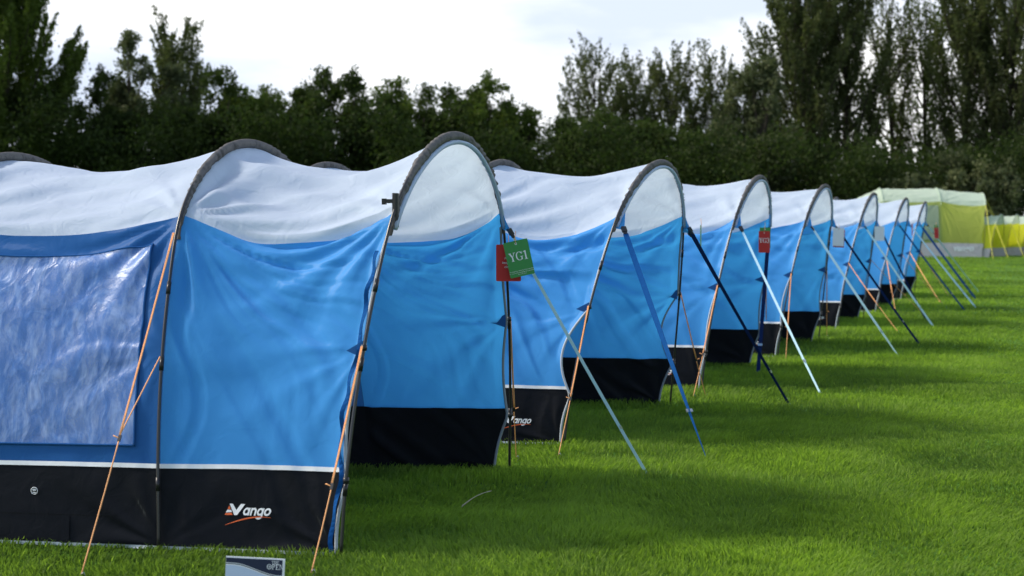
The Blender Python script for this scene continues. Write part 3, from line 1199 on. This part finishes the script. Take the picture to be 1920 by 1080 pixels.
for k_, (x_, rad) in enumerate(((0, 0.0),)):
    # round washing-care badge on the rear skirt bay
    c0 = at(39, 916, 1.0)
    span = T1.hoops[2][0] - T1.hoops[1][0]
    tb, vb = 0.465, v_of_z(0.28)
    tt, vg = np.meshgrid(np.array([tb - .01, tb, tb + .01]), np.array([vb - .003, vb, vb + .003]))
    c0 = T1.surf(1, tt, vg)[1, 1] - T1.l * 0.012
    bd = MB()
    e1, e2 = -T1.b, T1.up
    n = 24
    ringp = [c0 + 0.017 * (math.cos(6.2832 * q / n) * e1 + math.sin(6.2832 * q / n) * e2) for q in range(n + 1)]
    bd.tube(ringp, 0.0018, 5)
    for ang in (-50, -25, 0, 25, 50):
        dv = math.sin(R(ang)) * e1 + math.cos(R(ang)) * e2
        bd.tube([c0 - e2 * 0.003 + dv * 0.004, c0 - e2 * 0.003 + dv * 0.014], 0.0017, 5)
    bd.box(c0 - e2 * 0.008, e1 * 0.008, e2 * 0.002, T1.l * 0.001)
    bd.build('badge', M['letter_white'], r1, O, False)
# stitched seam flap across the rear skirt
fl = MB()
for (ta, tb2, z0, z1) in ((0.16, 0.97, 0.165, 0.172), (0.335, 0.365, 0.02, 0.16)):
    tt, vg = np.meshgrid(np.linspace(ta, tb2, 24), np.linspace(v_of_z(z0), v_of_z(z1), 4))
    P = T1.surf(1, tt, vg) - T1.l * 0.007
    m_, n_ = P.shape[:2]
    fl.add((P.reshape(-1, 3), [(j * n_ + i, j * n_ + i + 1, (j + 1) * n_ + i + 1, (j + 1) * n_ + i) for j in range(m_ - 1) for i in range(n_ - 1)]))
fl.build('skirt_flap', M['black'], r1, O)

# ------------------------------------------------------------------ yellow tents at the end of the field
YEL = dict(roof=M['y_roof'], porch=M['y_porch'], wall=M['y_wall'], mud=M['y_mud'], trim=M['y_mud'], hem=M['y_mud'], sleeve=M['y_roof'])
Yd = 82.0
o = G(1843, 482)
l, b = dirs(4, 2)
ty = Tent(o, l, b, [(0, 0.35, 0.93, 1), (1.95, 0.05, 1.0, 1), (4.7, 0.0, 1.0, 1), (5.5, -0.25, 0.86, 1)], W=4.4, hz=1.60, sag=0.3, seed=91, wr=1.2, bow=(0.05, 0.1, 0.05))
build_tent('family_tent', ty, 'large yellow and pale green family tent standing behind the end of the blue row', None, YEL, hi=1, window=True, brand=None, detail=False,
           ropes=[(0, 'near', 1.95, G(1900, 478), None), (0, 'near', 1.7, G(1862, 487), None), (0, 'far', 1.95, G(1925, 472), None)], cordmat=M['yrope'])
# blurred maker's word on its grey skirt
v, f = text_geo('vango', 0.42, 0.2, 0.01)
fam = bpy.data.objects['family_tent']
yv = np.array([o + b * 0.95 - b * q[0] - l * 0.06 + np.array((0, 0, 0.30 + q[1])) for q in v])
mesh_obj('lettering', yv, f, M['letter_white'], fam, o, False)
ylab = ['small lime tunnel tent close behind the large yellow tent, bright yellow porch',
        'small lime tunnel tent second from the large yellow tent, bright yellow porch',
        'small lime tunnel tent cut by the right edge of the photo',
        'small lime tunnel tent mostly beyond the right edge of the photo']
for i in range(3):
    l, b = dirs(27, 18)
    base = G(1857 + 30 * i, 482 - 1.6 * i)
    t_ = Tent(base, l, b, [(0, 0.22, 1.0, 1), (1.0, 0.0, 0.97, 1), (2.4, 0, 0.95, 1), (3.6, -0.3, 0.6, 0.95)], seed=101 + i, W=2.9, sag=0.4)
    build_tent('small_tent', t_, ylab[i], 'small lime tents in the far row', dict(YEL, porch=M['y_bright']), hi=0, window=False, brand=None, detail=False,
               ropes=[(0, 'near', 1.6, G(1890 + 30 * i, 484), None)], cordmat=M['yrope'])

# ------------------------------------------------------------------ tag cards
def contrast(lo, hi):
    return lambda a: lo + (hi - lo) * abs(math.cos(R(a)))


GLY = {
    'Y': (0.78, [[(0.02, 1), (0.22, 1), (0.46, 0.5), (0.32, 0.44)], [(0.62, 1), (0.70, 1), (0.47, 0.5), (0.40, 0.5)], rect(0.31, 0, 0.47, 0.46),
                 rect(-0.03, 0.95, 0.29, 1.0), rect(0.52, 0.95, 0.80, 1.0), rect(0.22, 0, 0.56, 0.05)]),
    'G': (0.86, arc(0.43, 0.5, 0.34, 0.48, 35, 325, contrast(0.05, 0.15)) + [rect(0.62, 0.06, 0.76, 0.42), rect(0.50, 0.40, 0.86, 0.45), rect(0.70, 0.70, 0.76, 0.98)]),
    '1': (0.55, [rect(0.22, 0, 0.38, 1.0), rect(0.1, 0, 0.5, 0.05), [(0.04, 0.82), (0.04, 0.87), (0.22, 1.0), (0.22, 0.9)]]),
    '3': (0.66, arc(0.27, 0.74, 0.22, 0.23, -80, 150, contrast(0.06, 0.14)) + arc(0.27, 0.27, 0.26, 0.26, -150, 80, contrast(0.06, 0.15))),
    'T': (0.7, [rect(0.28, 0, 0.42, 1), rect(0, 0.92, 0.7, 1), rect(0, 0.74, 0.05, 1), rect(0.65, 0.74, 0.7, 1), rect(0.18, 0, 0.52, 0.06)]),
    'H': (0.86, [rect(0.12, 0, 0.26, 1), rect(0.58, 0, 0.72, 1), rect(0.26, 0.47, 0.58, 0.54), rect(0.02, 0, 0.36, 0.06), rect(0.48, 0, 0.82, 0.06), rect(0.02, 0.94, 0.36, 1), rect(0.48, 0.94, 0.82, 1)]),
    'E': (0.7, [rect(0.12, 0, 0.26, 1), rect(0.02, 0, 0.64, 0.07), rect(0.02, 0.93, 0.62, 1), rect(0.26, 0.47, 0.48, 0.54), rect(0.58, 0, 0.64, 0.26), rect(0.56, 0.74, 0.62, 1)]),
    'O': (0.95, arc(0.46, 0.5, 0.38, 0.46, 0, 360, contrast(0.06, 0.15), 28) + [rect(0.42, 0.18, 0.50, 0.78), rect(0.37, 0.14, 0.55, 0.2), rect(0.38, 0.45, 0.54, 0.66)]),
    'P': (0.72, [rect(0.12, 0, 0.26, 1), rect(0.02, 0, 0.38, 0.06), rect(0.02, 0.94, 0.36, 1)] + arc(0.34, 0.73, 0.24, 0.24, -95, 95, contrast(0.06, 0.14))),
    'N': (0.9, [rect(0.12, 0, 0.20, 1), rect(0.68, 0, 0.76, 1), [(0.10, 1), (0.26, 1), (0.76, 0), (0.66, 0)], rect(0.02, 0, 0.32, 0.06), rect(0.0, 0.94, 0.2, 1), rect(0.56, 0.94, 0.88, 1)]),
}


def serif_word(txt, h, cx=0.0, y=0.0):
    wd = sum(GLY[c][0] for c in txt) * h
    x = cx - wd / 2
    polys = []
    for c in txt:
        for p in GLY[c][1]:
            polys.append([(x + a * h, y + b_ * h) for a, b_ in p])
        x += GLY[c][0] * h
    return polys


def placed(c, ex, ey, polys, off, dz=0.00015):
    """flat polygons placed on the plane through c with axes ex, ey (normal towards the viewer)."""
    n = np.cross(ex, ey)
    vs, fs = [], []
    for i, p in enumerate(polys):
        o_ = len(vs)
        for x, y in p:
            vs.append(c + ex * x + ey * y + n * (off + dz * (i % 7)))
        fs.append(tuple(range(o_, o_ + len(p))))
    return vs, fs


def card(label, c, w_, h_, roll, yaw, mat, group, words=None, lines=(), linesize=0.011, liney=-0.07, hole=True, pitch=0.0):
    """a hanging card: thin bevelled board with a punched eyelet, cord and printed words."""
    root = empty('tag', tuple(c), label, 'tag', group)
    ex = np.array((math.cos(R(yaw)), math.sin(R(yaw)), 0.0))
    up = np.array((0, 0, 1.0))
    cr_, sr_ = math.cos(R(roll)), math.sin(R(roll))
    ex, ey = ex * cr_ + up * sr_, up * cr_ - ex * sr_
    n = np.cross(ex, ey)
    # rounded outline
    pts = []
    r = 0.006
    for (sx, sy, a0) in ((1, 1, 0), (-1, 1, 90), (-1, -1, 180), (1, -1, 270)):
        for a in (a0, a0 + 45, a0 + 90):
            pts.append((sx * (w_ / 2 - r) + r * math.cos(R(a)), sy * (h_ / 2 - r) + r * math.sin(R(a))))
    m_ = len(pts)
    curl = lambda x, y: 0.006 * (y / h_) ** 2 - 0.004 * (x / w_) ** 2
    v = [c + ex * x + ey * y + n * (0.001) for x, y in pts] + [c + ex * x + ey * y - n * 0.001 for x, y in pts]
    f = [tuple(range(m_)), tuple(range(2 * m_ - 1, m_ - 1, -1))] + [(i, m_ + i, m_ + (i + 1) % m_, (i + 1) % m_) for i in range(m_)]
    mesh_obj('card', v, f, mat, root, c, False)
    top = c + ey * (h_ / 2 - 0.018)
    eb = MB()
    eb.tube([top + 0.006 * (math.cos(6.2832 * q / 12) * ex + math.sin(6.2832 * q / 12) * ey) + n * 0.001 for q in range(13)], 0.0018, 5)
    eb.build('eyelet', M['letter_white'], root, c)
    MB().tube([top + n * 0.002, top + ey * 0.03 + n * 0.004, top + up * 0.075], 0.0022, 5).build('cord', M['rope'], root, c)
    if words:
        vs, fs = placed(c, ex, ey, serif_word(*words), 0.0018)
        mesh_obj('lettering', vs, fs, M['letter_white'], root, c, False)
    for i, tx in enumerate(lines):
        tv, tf = text_geo(tx, linesize, 0.15)
        vs = [c + ex * q[0] + ey * (liney + q[1] - i * linesize * 1.25) + n * 0.0022 for q in tv]
        mesh_obj('small_print', vs, tf, M['letter_white'], root, c, False)
    return root


TG = 'cards hanging from the tent straps'
card('green card lettered YG1 hanging from the nearest tent\'s far strap', at(973, 484.5, 10.22), 0.149, 0.216, 12.5, 0, M['card_green'], TG,
     ('YG1', 0.052, 0.0, -0.012), ['The organisers cannot be held responsible', 'for any personal belongings left unattended', 'left in the tents'], 0.0085, -0.075)
card('red card half hidden behind the green YG1 card', at(953.5, 493, 10.28), 0.150, 0.221, 0, 0, M['card_red'], TG, None,
     ['Please', 'keep tent', 'closed'], 0.02, 0.02)
card('dark card seen edge on below the second tent\'s black buckle', at(1314, 445, 15.2), 0.15, 0.22, 0, 80, M['card_green'], TG)
card('red card lettered YG3 with green edge behind, beside the third tent', at(1433, 453.5, 17.9), 0.122, 0.226, 0, 10, M['card_red'], TG, ('YG3', 0.05, 0, -0.01))
card('green card peeping out above the red YG3 card', at(1434.5, 446, 17.96), 0.118, 0.218, 0, 10, M['card_green'], TG)
card('plain white card hanging at the fourth tent in front of a red card', at(1572, 444.5, 22.3), 0.145, 0.235, -2, 0, M['card_white'], TG)
card('red card showing only as an edge behind the fourth tent\'s white card', at(1573, 447, 22.36), 0.146, 0.235, -3, 0, M['card_red'], TG)
card('plain white card hanging alone at the fifth tent', at(1649, 438, 27.6), 0.162, 0.235, 0, 5, M['card_white'], TG)
card('dark red card turned nearly edge on at the sixth tent', at(1710.5, 430, 32.6), 0.15, 0.24, 0, 70, M['card_red'], TG)
card('red card at the far end tent against the big yellow tent', at(1756, 437, 38.0), 0.105, 0.24, 4, 20, M['card_red'], TG)
card('green card showing just above the red card at the far end tent', at(1755.5, 431, 38.06), 0.10, 0.22, 4, 20, M['card_green'], TG)

# ------------------------------------------------------------------ ground sign
sc = at(477, 1096, 7.32)
sg = empty('ground_sign', (sc[0], sc[1], 0), 'small white and navy board reading THE OPEN, low in the grass', 'sign')
ex = unit((1, -0.03, -0.045))
ey = unit(np.cross((0, 0.04, 0), ex) * 0 + np.array((0.03, 0.05, 1)))
ey = unit(ey - ex * (ex @ ey))
nn = np.cross(ex, ey)
so_ = np.array((sc[0], sc[1], 0))
hw, hh = 0.128, 0.117
MB().box(sc, ex * hw, ey * hh, nn * 0.003).build('board', M['board_white'], sg, so_, False)
xs = np.linspace(-hw + 0.001, hw - 0.010, 30)
s01 = (xs - xs[0]) / (xs[-1] - xs[0])
wave = hh - 0.026 - 0.046 * sstep(0.12, 0.95, s01)


def strip(ylo, yhi, off, nm, mat):
    v = [sc + ex * x + ey * y + nn * off for x, y in zip(xs, ylo)] + [sc + ex * x + ey * y + nn * off for x, y in zip(xs, yhi)]
    k = len(xs)
    mesh_obj(nm, v, [(i, i + 1, k + i + 1, k + i) for i in range(k - 1)], mat, sg, so_, False)


strip(np.full(30, -hh + 0.01), wave - 0.012, 0.0045, 'panel', M['board'])
strip(wave, np.full(30, hh - 0.006), 0.0045, 'banner', M['navy_print'])
strip(wave - 0.0062, wave - 0.0032, 0.0052, 'pinstripe', M['navy_print'])
cwd = sc + ex * (hw - 0.040)
pol = serif_word('THE', 0.0145, 0.0, hh - 0.025) + serif_word('OPEN', 0.0225, 0.0, hh - 0.0475)
vs, fs = placed(cwd, ex, ey, pol, 0.0056)
mesh_obj('lettering', vs, fs, M['letter_white'], sg, so_, False)
stk = MB()
for q in (-0.07, 0.07):
    stk.box(sc + ex * q - nn * 0.008 - ey * 0.09, ex * 0.008, ey * 0.12, nn * 0.004)
stk.build('stake', M['peg'], sg, so_, False)

# dry reed lying in the grass
a, b_ = G(866, 953, 0.05), G(920, 924, 0.05)
tw = np.array([a + (b_ - a) * t + np.array((0, 0, 0.014 * math.sin(t * 3.1) + 0.01)) for t in np.linspace(0, 1, 12)])
o_ = MB().add(ribbon_geo(tw, (0.3, 0.3, 1), 0.014, 0.003, np.linspace(0.2, 1.3, 12))).build('dry_reed', simple('dry_straw', (0.36, 0.33, 0.24), 0.8), None, None)
tag(o_, 'dry grey reed lying in the grass in front of the second tent', 'twig')

# ------------------------------------------------------------------ grass blades
def grass():
    rs = np.random.RandomState(4)
    bands = [(6.2, 10, 4600, 1.0), (10, 14, 2900, 1.1), (14, 20, 1500, 1.4), (20, 30, 560, 1.9), (30, 48, 190, 2.8), (48, 84, 60, 4.2)]
    XY, SC_, = [], []
    for y0, y1, den, sc_ in bands:
        xa, xb = -0.31 * y1 - 0.6, 0.32 * y1 + 0.8
        n = int((y1 - y0) * (xb - xa) * den)
        x = rs.uniform(xa, xb, n)
        y = rs.uniform(y0, y1, n)
        k = (x > -0.31 * y - 0.6) & (x < 0.32 * y + 0.8)
        # under and behind the tents only a strip shows
        fx = np.interp(y, [7.3, 8.05, 12.1, 16.2, 20.2, 25.6, 30.8, 36, 40, 84], [-6, -1.0, 0.2, 1.6, 3.0, 4.7, 6.4, 7.9, 8, 8])
        k &= x > fx - 1.6
        XY.append(np.column_stack([x[k], y[k]]))
        SC_.append(np.full(k.sum(), sc_))
    XY = np.vstack(XY)
    sc_ = np.concatenate(SC_)
    x, y = XY[:, 0], XY[:, 1]
    n = len(x)
    big = vnoise(x * 0.55 + 50, y * 0.55 + 50, 301)
    med = vnoise(x * 2.1 + 50, y * 2.1 + 50, 302)
    fin = vnoise(x * 7 + 50, y * 7 + 50, 303)
    lane = sstep(1.4, 3.2, x - np.interp(y, [7.3, 12.1, 16.2, 20.2, 25.6, 30.8, 40, 84], [-0.6, 0.6, 2.0, 3.4, 5.2, 6.9, 9.5, 20]))
    h = (0.043 - 0.018 * lane) * (0.75 + 0.35 * med + 0.25 * fin + 0.45 * rs.rand(n))
    h = np.clip(h, 0.014, 0.11) * np.clip(sc_, 1, 1.25)
    tread = lane * sstep(0.05, 0.45, vnoise(x * 0.9 + 8, y * 0.45 + 3, 311))
    h = np.maximum(h * (1 - 0.45 * tread), 0.012)
    w_ = (0.0030 + 0.0022 * rs.rand(n)) * sc_
    az = rs.rand(n) * 6.283
    flow = 3.0 * vnoise(x * 1.1 + 20, y * 1.1 + 20, 305)
    la = np.where(rs.rand(n) < 0.5, flow, rs.rand(n) * 6.283)
    lean = h * (0.25 + 0.9 * tread + 0.75 * rs.rand(n) + 0.5 * lane * rs.rand(n))
    sx, sy = np.cos(az) * w_, np.sin(az) * w_
    lx, ly = np.cos(la) * lean, np.sin(la) * lean
    V = np.zeros((n, 5, 3))
    V[:, 0] = np.column_stack([x - sx, y - sy, np.full(n, -0.004)])
    V[:, 1] = np.column_stack([x + sx, y + sy, np.full(n, -0.004)])
    V[:, 2] = np.column_stack([x + sx * 0.8 + lx * 0.35, y + sy * 0.8 + ly * 0.35, h * 0.62])
    V[:, 3] = np.column_stack([x - sx * 0.8 + lx * 0.35, y - sy * 0.8 + ly * 0.35, h * 0.62])
    V[:, 4] = np.column_stack([x + lx, y + ly, h])
    tint = np.clip(0.43 - 0.10 * lane + 0.40 * big + 0.30 * med + 0.35 * (rs.rand(n) - 0.5) + 0.06 * fin, 0, 1)
    tint += 0.16 * tread * rs.rand(n)
    dry = rs.rand(n) < 0.02 + 0.05 * tread
    tint[dry] = 1.35
    T_ = np.repeat(tint, 5)
    o = big_mesh('grass', V.reshape(-1, 3), 5, M['grass_blade'], T_, True, [(0, 1, 2, 3), (3, 2, 4)])
    tag(o, 'short green grass blades covering the field beside the tents', 'grass', kind='stuff')


grass()

# ------------------------------------------------------------------ trees
def leaves(cent, size, rs, up_bias=0.0, aspect=1.0):
    """diamond leaf clumps at the given centres."""
    n = len(cent)
    d1 = rs.normal(size=(n, 3))
    d1[:, 2] = d1[:, 2] * (1 + up_bias * 1.5) + up_bias * 1.2
    d1 /= np.linalg.norm(d1, axis=1)[:, None]
    d2 = np.cross(d1, rs.normal(size=(n, 3)))
    d2 /= np.linalg.norm(d2, axis=1)[:, None] + 1e-9
    s = size * (0.5 + rs.rand(n))[:, None]
    V = np.zeros((n, 4, 3))
    V[:, 0] = cent - d1 * s * aspect
    V[:, 1] = cent + d2 * s * 0.5
    V[:, 2] = cent + d1 * s * aspect
    V[:, 3] = cent - d2 * s * 0.5
    return V


def limb_mesh(paths, rads, parent, origin):
    mb = MB()
    for p, r in zip(paths, rads):
        mb.tube(p, r, 6)
    return mb.build('trunk', M['bark'], parent, origin)


def crown_obj(V, tint, mat, parent, origin):
    o = big_mesh('crown', V.reshape(-1, 3) - np.asarray(origin), 4, mat, np.repeat(tint, 4), False, [(0, 1, 2, 3)])
    o.parent = parent
    return o


def upright_tree(name, base, H, rad, label, mat, seed, dens=1.0, group=None, leaf=0.10, arms=40, cat='tree'):
    """poplar or willow: many steep limbs that end in fine leafy wisps inside a fan-shaped crown."""
    rs = np.random.RandomState(seed)
    base = np.asarray(base, float)
    root = empty(name, tuple(base), label, cat, group)
    paths, rads, C_, T_ = [], [], [], []
    sw = lambda t: np.array((0.2 * math.sin(t * 4 + seed), 0.15 * math.cos(t * 3 + seed), H * 0.95 * t))
    paths.append(np.array([base + sw(t) for t in np.linspace(0, 1, 14)]))
    rads.append(np.linspace(0.013 * H, 0.015, 14))
    skew = rs.normal() * 0.12
    for i in range(arms):
        u1 = 0.24 + 0.76 * ((i + rs.rand()) / arms) ** 0.8
        u0 = max(0.05, u1 - 0.18 - 0.22 * rs.rand())
        wz = np.interp(u1, [0.2, 0.4, 0.62, 0.8, 0.92, 1.0], [0.5, 0.85, 1.0, 0.92, 0.68, 0.35])
        az = i * 2.39996 + rs.normal() * 0.3
        rr = rad * wz * (0.15 + 0.95 * math.sqrt(rs.rand()))
        hor = np.array((math.cos(az), math.sin(az), 0))
        st = base + sw(u0 / 0.95)
        en = base + hor * rr + np.array((rad * skew * u1, 0, H * u1 * (1 + 0.05 * rs.normal())))
        t = np.linspace(0, 1, 9)[:, None]
        p = st + (en - st) * np.array((1, 1, 0)) * (1 - (1 - t) ** 1.7) + (en - st) * np.array((0, 0, 1)) * t ** 1.15
        p = p + rs.normal(size=p.shape) * 0.06 * t
        paths.append(p)
        rads.append(np.linspace(0.025 + 0.003 * H, 0.008, 9))
        tone = rs.rand()
        tips = [(p[3], p[-1] + np.array((0, 0, 0.5)) + hor * 0.15, 1.0)]
        for q in range(7):
            tj = 2.2 + 5.6 * (q + rs.rand()) / 7
            c = np.array([np.interp(tj, np.arange(9), p[:, w_]) for w_ in range(3)])
            a2 = az + rs.uniform(-1.9, 1.9)
            ln = rs.uniform(0.7, 1.7) * (1.15 - 0.05 * tj) * min(1.3, rad / 1.8)
            e = c + np.array((math.cos(a2) * 0.5, math.sin(a2) * 0.5, 1.0)) * ln
            paths.append(line(c, e, 3))
            rads.append(np.linspace(0.014, 0.004, 3))
            tips.append((c, e, 0.75))
        for (c, e, wgt) in tips:
            L_ = np.linalg.norm(e - c)
            k = int(88 * dens * L_ * wgt) + 6
            tt = rs.rand(k, 1) ** 0.8
            fat = 0.22 * (1.0 - 0.8 * tt) * (0.6 + 0.8 * rs.rand())
            C_.append(c + (e - c) * tt * 1.05 + rs.normal(size=(k, 3)) * fat)
            T_.append(np.clip(0.15 + 0.45 * tone + 0.35 * rs.rand(k), 0, 1))
    limb_mesh(paths, rads, root, base)
    Cn = np.vstack(C_)
    crown_obj(leaves(Cn, leaf, rs, 0.5, 0.8), np.concatenate(T_), mat, root, base)
    return root


def bushy_tree(name, base, H, rad, label, mat, seed, dens=1.0, low=0.12, group=None, leaf=0.12, clumps=110, cat='tree'):
    """broadleaf tree: domed irregular crown of many leaf sprays on spreading limbs."""
    rs = np.random.RandomState(seed)
    base = np.asarray(base, float)
    root = empty(name, tuple(base), label, cat, group)
    paths = [np.array([base + np.array((0.2 * math.sin(t * 4 + seed), 0.15 * math.cos(t * 3 + seed), H * 0.82 * t)) for t in np.linspace(0, 1, 10)])]
    rads = [np.linspace(0.016 * H + 0.05, 0.03, 10)]
    C_, T_ = [], []
    # a few sub-domes make the crown lobed and lopsided
    domes = [(0.0, 0.0, 1.0, 1.0)] + [(rs.normal() * 0.45 * rad, rs.normal() * 0.35 * rad, rs.uniform(0.62, 0.95), rs.uniform(0.45, 0.75)) for _ in range(4)]
    for i in range(clumps):
        dx, dy, dh, dr = domes[rs.randint(len(domes))]
        u = low + (1 - low) * rs.rand() ** 0.75
        az = rs.rand() * 6.283
        env = rad * dr * (1 - u ** 2.4) ** 0.55
        rr = env * rs.rand() ** 0.4
        c = base + np.array((dx * min(1, u * 2) + math.cos(az) * rr, dy + math.sin(az) * rr, H * dh * u * 0.97))
        outw = unit(np.array((math.cos(az) * (1 - u), math.sin(az) * (1 - u), 0.35 + u)) + rs.normal(size=3) * 0.25)
        tone = rs.rand()
        for q in range(4):
            dv = unit(outw + rs.normal(size=3) * 0.6)
            e = c + dv * rs.uniform(0.45, 1.05) * (0.75 + 0.1 * rad)
            k = int(70 * dens) + 8
            tt = rs.rand(k, 1)
            fat = 0.26 * (1.1 - 0.7 * tt)
            C_.append(c + (e - c) * tt + rs.normal(size=(k, 3)) * fat)
            T_.append(np.clip(0.05 + 0.55 * tone + 0.35 * rs.rand(k), 0, 1))
        if i % 3 == 0:
            st = base + np.array((0, 0, c[2] * 0.55))
            t = np.linspace(0, 1, 6)[:, None]
            paths.append(st + (c - st) * t + np.array((0, 0, 0.4)) * t * (1 - t))
            rads.append(np.linspace(0.03 + 0.004 * H, 0.012, 6))
    limb_mesh(paths, rads, root, base)
    crown_obj(leaves(np.vstack(C_), leaf, rs, 0.1, 0.7), np.concatenate(T_), mat, root, base)
    return root


def place_tree(u, D):
    return np.array(((u - 960) / F * D, D, 0.0))


def height(y, D):
    return CAMH + (421 - y) / F * D


LD, LM, LP, LO = M['leaf_dark'], M['leaf_mid'], M['leaf_pale'], M['leaf_poplar']
GT = 'trees along the end of the field'
sd_ = 500
for (u, y, hw, D, mat, dens, arms, label) in [
    (10, -170, 125, 96, LM, 1.7, 48, 'tall feathery dark green tree at the left edge of the photo'),
    (-100, -120, 120, 100, LM, 1.5, 36, 'tall feathery tree just beyond the left edge'),
    (332, 28, 52, 104, LO, 0.9, 26, 'narrow upright poplar rising highest above the left hedge'),
    (1120, 74, 58, 112, LO, 0.55, 22, 'thin poplar leftmost of the sparse group right of centre'),
    (1192, 92, 48, 114, LO, 0.55, 20, 'thin poplar second from left in the sparse group'),
    (1258, 74, 56, 112, LO, 0.6, 22, 'thin poplar with the rounder top in the sparse group'),
    (1338, 88, 44, 113, LO, 0.6, 20, 'thin poplar standing apart at the right of the sparse group'),
    (1492, -90, 85, 104, LO, 0.85, 42, 'massive dark poplar leftmost of the tall right group'),
    (1580, -120, 75, 106, LO, 0.72, 40, 'massive dark poplar second of the tall right group'),
    (1668, -60, 60, 110, LO, 0.36, 20, 'open tall poplar with bright sky showing through its crown'),
    (1735, -50, 60, 110, LM, 0.42, 22, 'lighter green tall poplar above the large yellow tent'),
    (1815, -110, 70, 105, LO, 0.7, 34, 'dark tall poplar behind the front edge of the large yellow tent'),
    (1895, -100, 75, 104, LO, 0.75, 36, 'dark tall poplar at the right edge of the photo'),
    (1990, -90, 80, 105, LO, 0.9, 34, 'dark tall poplar just beyond the right edge'),
]:
    sd_ += 1
    upright_tree('poplar_tree', place_tree(u, D), height(y, D) * 0.93, hw / F * D * 1.2, label, mat, sd_, dens * 0.78, arms=int(arms * 1.7), group=GT)
for (u, y, hw, D, mat, dens, label) in [
    (246, 66, 48, 101, LP, 0.85, 'silvery willow left of the narrow upright poplar'),
    (190, 138, 42, 98, LD, 0.8, 'small dark tree at the left end of the hedge'),
    (415, 128, 52, 97, LD, 1.0, 'dark bushy tree directly right of the narrow poplar'),
    (480, 140, 48, 99, LM, 1.0, 'greener bushy tree above the nearest tent\'s second arch'),
    (540, 162, 46, 97, LD, 1.0, 'low dark tree behind the nearest tent\'s roof dip'),
    (602, 138, 44, 99, LD, 1.0, 'dark pointed tree above the nearest tent\'s roof dip'),
    (672, 150, 46, 97, LD, 1.0, 'dark rounded tree left of the nearest tent\'s front arch'),
    (735, 158, 44, 99, LM, 0.95, 'bushy tree with a lighter green top left of the front arch'),
    (800, 166, 48, 98, LD, 1.0, 'dark tree directly behind the nearest tent\'s front arch'),
    (862, 160, 46, 99, LD, 1.0, 'dark tree just above the crest of the front arch'),
    (915, 138, 50, 98, LM, 0.95, 'tallest bushy tree of the middle hedge, right of the front arch'),
    (985, 205, 40, 98, LM, 0.9, 'shorter tree where the middle hedge steps down'),
    (1050, 228, 46, 97, LD, 1.0, 'low bush left of the sparse poplar group'),
    (1130, 222, 52, 98, LD, 1.0, 'low bush beneath the leftmost thin poplar'),
    (1215, 238, 52, 98, LD, 1.0, 'low bush beneath the middle of the sparse poplars'),
    (1300, 262, 50, 98, LD, 1.0, 'low bush right of the second tent\'s front arch'),
    (1425, 112, 52, 99, LP, 0.95, 'rounded grey green tree left of the massive poplars'),
    (1790, 300, 70, 93, LP, 0.9, 'pale silvery shrub behind the large yellow tent'),
]:
    sd_ += 1
    Hh = height(y, D)
    bushy_tree('bushy_tree', place_tree(u, D), Hh, hw / F * D * (1.7 if y > 120 else 1.25), label, mat, sd_, dens, group=GT, clumps=int(60 + Hh * 7))

# the dark undergrowth that closes the foot of the tree line
rs = np.random.RandomState(77)
C_, T_ = [], []
for i in range(640):
    u = rs.uniform(-200, 2150)
    D = rs.uniform(92, 104)
    ytop = np.interp(u, [-200, 0, 200, 400, 640, 900, 1000, 1300, 1420, 1600, 1660, 1760, 1850, 2150], [190, 190, 205, 215, 210, 205, 240, 270, 250, 270, 310, 310, 280, 270])
    zt = height(ytop, D)
    z = zt * rs.rand() ** 0.7
    c = np.array(((u - 960) / F * D, D, z))
    k = 420
    tone = rs.rand()
    C_.append(c + rs.normal(size=(k, 3)) * np.array((0.75, 0.6, 0.55)))
    T_.append(np.clip(0.0 + 0.35 * tone + 0.25 * rs.rand(k), 0, 1))
cc = np.vstack(C_)
cc[:, 2] = np.abs(cc[:, 2])
o = big_mesh('undergrowth', leaves(cc, 0.13, rs, 0.1, 0.7).reshape(-1, 3), 4, M['leaf_dark'], np.repeat(np.concatenate(T_), 4), False, [(0, 1, 2, 3)])
tag(o, 'dense dark undergrowth filling the foot of the tree line', 'undergrowth', kind='stuff')
